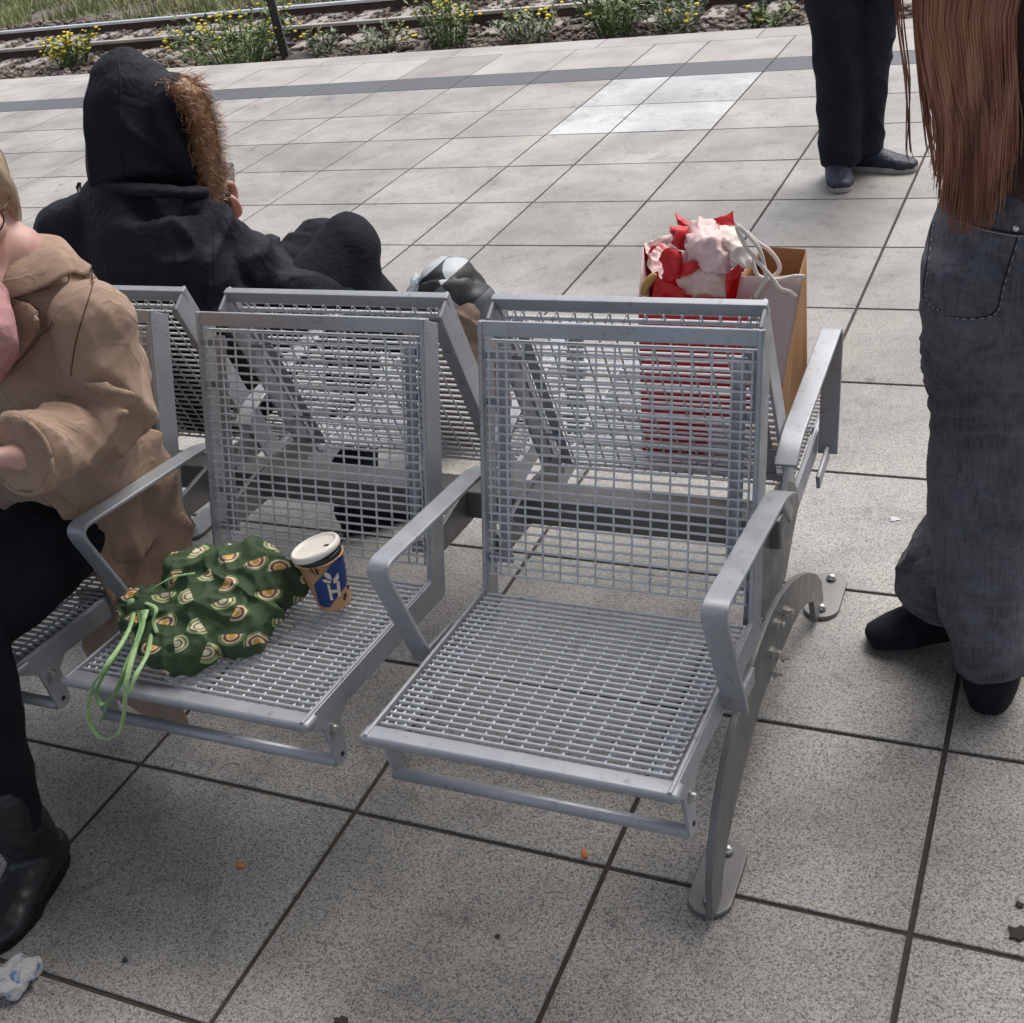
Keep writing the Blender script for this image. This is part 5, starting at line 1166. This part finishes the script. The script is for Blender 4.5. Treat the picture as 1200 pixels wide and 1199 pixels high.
sh('tissue', [[(78, 240, .05), (140, 225, .07), (230, 195, .09), (290, 205, .09)], [(85, 330, .02), (150, 300, .06), (220, 270, .08), (280, 250, .08)], [(110, 400, .01), (170, 400, .03), (230, 420, .03), (260, 400, .04)], [(135, 440, .0), (180, 470, .0), (215, 470, .0), (250, 470, .0)]], TS, seed=9, amp=.008)
sh('red_tissue', [[(245, 135, .03), (290, 130, .03), (340, 130, .04), (370, 140, .04)], [(250, 190, .01), (290, 185, .0), (330, 200, .0), (350, 205, .01)], [(285, 290, .0), (300, 285, -.01), (325, 295, .0), (340, 300, .0)]], red, seed=11, amp=.006)
sh('red_tissue', [[(190, 320, .0), (230, 280, -.01), (270, 275, -.01), (295, 300, .0)], [(210, 380, -.01), (250, 370, -.02), (290, 360, -.02), (310, 350, -.01)], [(215, 450, -.01), (250, 440, -.02), (290, 440, -.02), (320, 420, -.01)], [(200, 480, -.01), (235, 490, -.015), (270, 490, -.015), (290, 470, -.01)]], red, seed=13, amp=.006)
sh('red_tissue', [[(310, 385, -.02), (350, 370, -.025), (400, 358, -.02), (442, 380, -.01)], [(310, 420, -.02), (350, 410, -.03), (395, 400, -.025), (425, 395, -.01)], [(330, 450, -.02), (350, 450, -.025), (375, 430, -.02), (400, 415, -.01)]], red, seed=15, amp=.004)
sh('red_tissue', [[(280, 45, .06), (310, 70, .06), (350, 105, .06), (390, 130, .06)], [(288, 90, .05), (310, 100, .05), (340, 120, .05), (375, 132, .05)], [(296, 125, .05), (310, 128, .05), (330, 130, .05), (350, 135, .05)]], red, seed=17, amp=.002)
sh('red_tissue', [[(480, 105, .06), (540, 85, .06), (600, 65, .06), (652, 38, .06)], [(500, 118, .06), (550, 110, .06), (600, 105, .05), (655, 100, .05)], [(560, 130, .05), (590, 130, .05), (630, 130, .05), (670, 125, .05)]], red, seed=19, amp=.002)
sh('red_tissue', [[(105, 300, .03), (130, 262, .03), (180, 255, .03), (235, 275, .02)], [(112, 310, .02), (135, 282, .02), (175, 272, .02), (225, 300, .01)]], red, seed=21, amp=.004)
sh('red_tissue', [[(605, 480, -.015), (640, 420, -.02), (690, 385, -.02), (745, 385, -.01)], [(600, 530, -.015), (625, 470, -.02), (680, 420, -.015), (750, 400, -.005)], [(605, 575, -.01), (620, 560, -.015), (645, 490, -.01), (700, 430, .0)]], red, seed=23, amp=.004)
sh('red_tissue', [[(140, 475, -.02), (190, 485, -.02), (250, 510, -.02), (350, 560, -.02)], [(138, 530, -.02), (190, 540, -.02), (250, 560, -.02), (340, 575, -.02)], [(138, 600, -.02), (190, 600, -.02), (250, 600, -.02), (340, 600, -.02)]], red, seed=25, amp=.004)
g = MB(); g.tube([A_(*zz(x, y), 2.035) for x, y in ((150, 445), (118, 480), (92, 520), (76, 570))], [.006, .008, .008, .007], 8); g.build('gold_ribbon', simple('gold_ribbon', (.40, .24, .07), .5), gb, smooth=True)

# patchwork topped bag on the far seat in the middle
db_ = tag(empty('carrier_bag', (0, 0, 0)), 'crumpled brown bag with a domed black, grey and white diamond patterned top', 'bag')
mb = MB(); cc = at(528, 372, Y=2.10)
bpz = simple('crumpled_brown', (.24, .165, .12), .7, 0, .2, 9, .5, 22)
limb(mb, [(*(at(527, 395, Y=2.12)+Vector((0, .0, -.16))), .105, .085), (*at(530, 420, Y=2.10), .10, .082), (*at(536, 385, Y=2.10), .082, .066), (*at(545, 366, Y=2.11), .050, .045)], (0, 1, 0), 24)
def crum(c, n_): return .012*ridge(c, 14, 14, 12, 31)+.004*ridge(c, 34, 34, 34, 3)
br = soft('brown_body', mb, bpz, db_, .006, 3, crum)
def diamond():
    t = NT('diamond_patchwork'); v = t.coord('Object'); sx = t.node('ShaderNodeSeparateXYZ', {'Vector': v})
    a = t.math('ADD', t.math('MULTIPLY', sx.outputs[0], 21), t.math('MULTIPLY', sx.outputs[2], 19)); b2 = t.math('SUBTRACT', t.math('MULTIPLY', sx.outputs[0], 17), t.math('MULTIPLY', sx.outputs[2], 24))
    fa, fb = t.math('FLOOR', a), t.math('FLOOR', b2); cm2 = t.node('ShaderNodeCombineXYZ', {0: fa, 1: fb})
    w_ = t.node('ShaderNodeTexWhiteNoise', {'Vector': cm2}).outputs[0]; c = t.ramp(w_, [(0, (.012, .012, .014)), (.35, (.10, .11, .12)), (.55, (.42, .45, .46)), (.78, (.06, .06, .07)), (.9, (.30, .33, .35))], 'CONSTANT'); return t.fin(c, .5)
mb = MB(); limb(mb, [(*at(530, 372, Y=2.13), .090, .086), (*at(528, 356, Y=2.13), .088, .085), (*at(527, 340, Y=2.15), .080, .080), (*at(525, 324, Y=2.15), .058, .060)], (0, 1, 0), 28, cap=(.1, .6))
limb(mb, [(*at(560, 350, Y=2.13), .03, .05), (*at(566, 375, Y=2.12), .02, .045), (*at(566, 395, Y=2.12), .012, .04)], (0, 1, 0), 14)
soft('patterned_top', mb, diamond(), br, .006, 3, lambda c, n_: .003*ridge(c, 16, 16, 16, 4))
pl = NT('clear_blue_plastic'); pl.fin((.62, .70, .76), .15, 0, **{'Alpha': .55}); cb2 = tag(empty('plastic_bag', (0, 0, 0)), 'small clear bluish plastic bag tucked left of the diamond patterned bag top', 'bag')
sheet('bag_film', [[tuple(A_(472, 352, 2.06)), tuple(A_(480, 345, 2.05)), tuple(A_(488, 352, 2.06))], [tuple(A_(478, 338, 2.07)), tuple(A_(485, 330, 2.05)), tuple(A_(492, 338, 2.08))], [tuple(A_(484, 326, 2.09)), tuple(A_(489, 320, 2.09)), tuple(A_(494, 324, 2.09))]], pl.m, cb2, .001, .006, 5, 3, (30, 30, 30))

# ---------------------------------------------------------------- litter on the floor
def litter(name, lab, cat, pos, builder, group=None):
    o = builder(name, Vector(pos)); tag(o, lab, cat, group); return o
orange = simple('orange_filter', (.62, .20, .05), .8, 0, .25, 150)
def butt(name, p, ang=.3, L=.017):
    g = MB(); d = Vector((math.cos(ang), math.sin(ang), 0)); pts = [p+d*(-L/2)+Vector((0, 0, .0042)), p+Vector((0, 0, .0045)), p+d*(L/2)+Vector((0, 0, .0036))]; g.tube(pts, [.0040, .0042, .0034], 10, flat=(.85, 1.1), ref=(0, 0, 1)); return g.build(name, orange, None, smooth=True)
litter('cigarette_filter', 'orange cigarette filter lying alone mid tile in front of the left seat', 'cigarette end', at(283, 1016, Z=0), lambda n_, p: butt(n_, p, .0))
litter('cigarette_filter', 'orange cigarette filter lying on the joint below the right seat', 'cigarette end', at(685, 1002, Z=0), lambda n_, p: butt(n_, p, 2.1, .020))
mb = MB(); p = at(22, 1152, Z=0)
rw = random.Random(4)
for i in range(16): ball(mb, p+Vector((rw.uniform(-.024, .022), rw.uniform(-.024, .024), rw.uniform(.010, .026))), (rw.uniform(.014, .024), rw.uniform(.014, .024), rw.uniform(.010, .018)))
wm = NT('crumpled_film'); v = wm.coord('Object'); c = wm.mix(wm.ramp(wm.noise(v, 35, 3), [(.55, 0), (.6, 1)]), (.60, .58, .57), (.12, .27, .50)); wm.bump(wm.noise(v, 60, 5, .8), .9, .006); wm.fin(c, .25, **{'Transmission Weight': .25})
o = soft('plastic_wrapper', mb, wm.m, None, .0032, 1, lambda c, n_: .007*fold(c, 38, 38, 38, 5)); tag(o, 'crumpled clear plastic wrapper with blue print beside the black boot', 'wrapper')
for v_ in o.data.vertices: v_.co.z = max(v_.co.z, .0005)
def scrap(name, p, m_, r_, h=.0012, sx=1.0, seed=0):
    rn = random.Random(seed); g = MB(); n = 14; a0 = rn.uniform(0, 6.28); pts = []
    for k_ in range(n): a = 2*math.pi*k_/n; q = r_*rn.uniform(.45, 1.1); pts.append((p.x+math.cos(a)*q*sx, p.y+math.sin(a)*q))
    g.prism(pts, .0008, .0008+h, 'Z'); return g.build(name, m_)
wp = simple('white_scrap', (.50, .50, .51), .6, 0, .2, 120); dl = simple('dark_scrap', (.03, .022, .018), .8)
litter('paper_scrap', 'small white paper scrap on the tile left of the jeans, the farther of two', 'scrap', at(1048, 609, Z=0), lambda n_, p: scrap(n_, p, wp, .011, sx=1.3, seed=1))
litter('paper_scrap', 'small white paper scrap touching the outline of the jeans, the nearer of two', 'scrap', at(1066, 647, Z=0), lambda n_, p: scrap(n_, p, wp, .013, sx=1.4, seed=2))
litter('leaf_scrap', 'dark dry leaf scrap at the right edge of the near tiles', 'scrap', at(1193, 1094, Z=0), lambda n_, p: scrap(n_, p, dl, .017, .004, 1.0, 3))
litter('leaf_scrap', 'darker smaller crumb just above the dry leaf scrap at the right edge', 'scrap', at(1196, 1062, Z=0), lambda n_, p: scrap(n_, p, dl, .008, .003, 1.0, 4))
litter('dark_scrap', 'black scrap lying at the bottom edge in front of the bench', 'scrap', at(400, 1197, Z=0), lambda n_, p: scrap(n_, p, dl, .008, .003, 1.6, 5))
def fib(name, p):
    g = MB(); g.tube([p+Vector(q) for q in ((-.018, -.012, .001), (-.014, .0, .002), (.0, .008, .003), (.014, .007, .001))], .0013, 6); return g.build(name, simple('pale_fibre', (.45, .42, .38), .8), smooth=True)
litter('string_scrap', 'short curved pale fibre on the tile below the left seat', 'scrap', at(272, 897, Z=0), fib)
litter('crumb', 'tiny dark crumb on the near left tile', 'crumb', at(147, 1126, Z=0), lambda n_, p: scrap(n_, p, dl, .0055, .003, 1, 6))
litter('crumb', 'tiny dark crumb on the centre near tile', 'crumb', at(583, 1098, Z=0), lambda n_, p: scrap(n_, p, dl, .0055, .003, 1, 7))
# sticker corner on the leftmost front backrest
st_ = tag(MB().prism([(-.022, -.010), (.020, -.011), (.022, .004), (.012, .011), (-.020, .010)], -.0006, .0006, 'Y').build('sticker', simple('dirty_sticker', (.40, .40, .30), .7)), 'dirty pale sticker on the top rail beside the camel coat shoulder', 'sticker'); q = at(146, 373, X=-1.70); st_.location = q
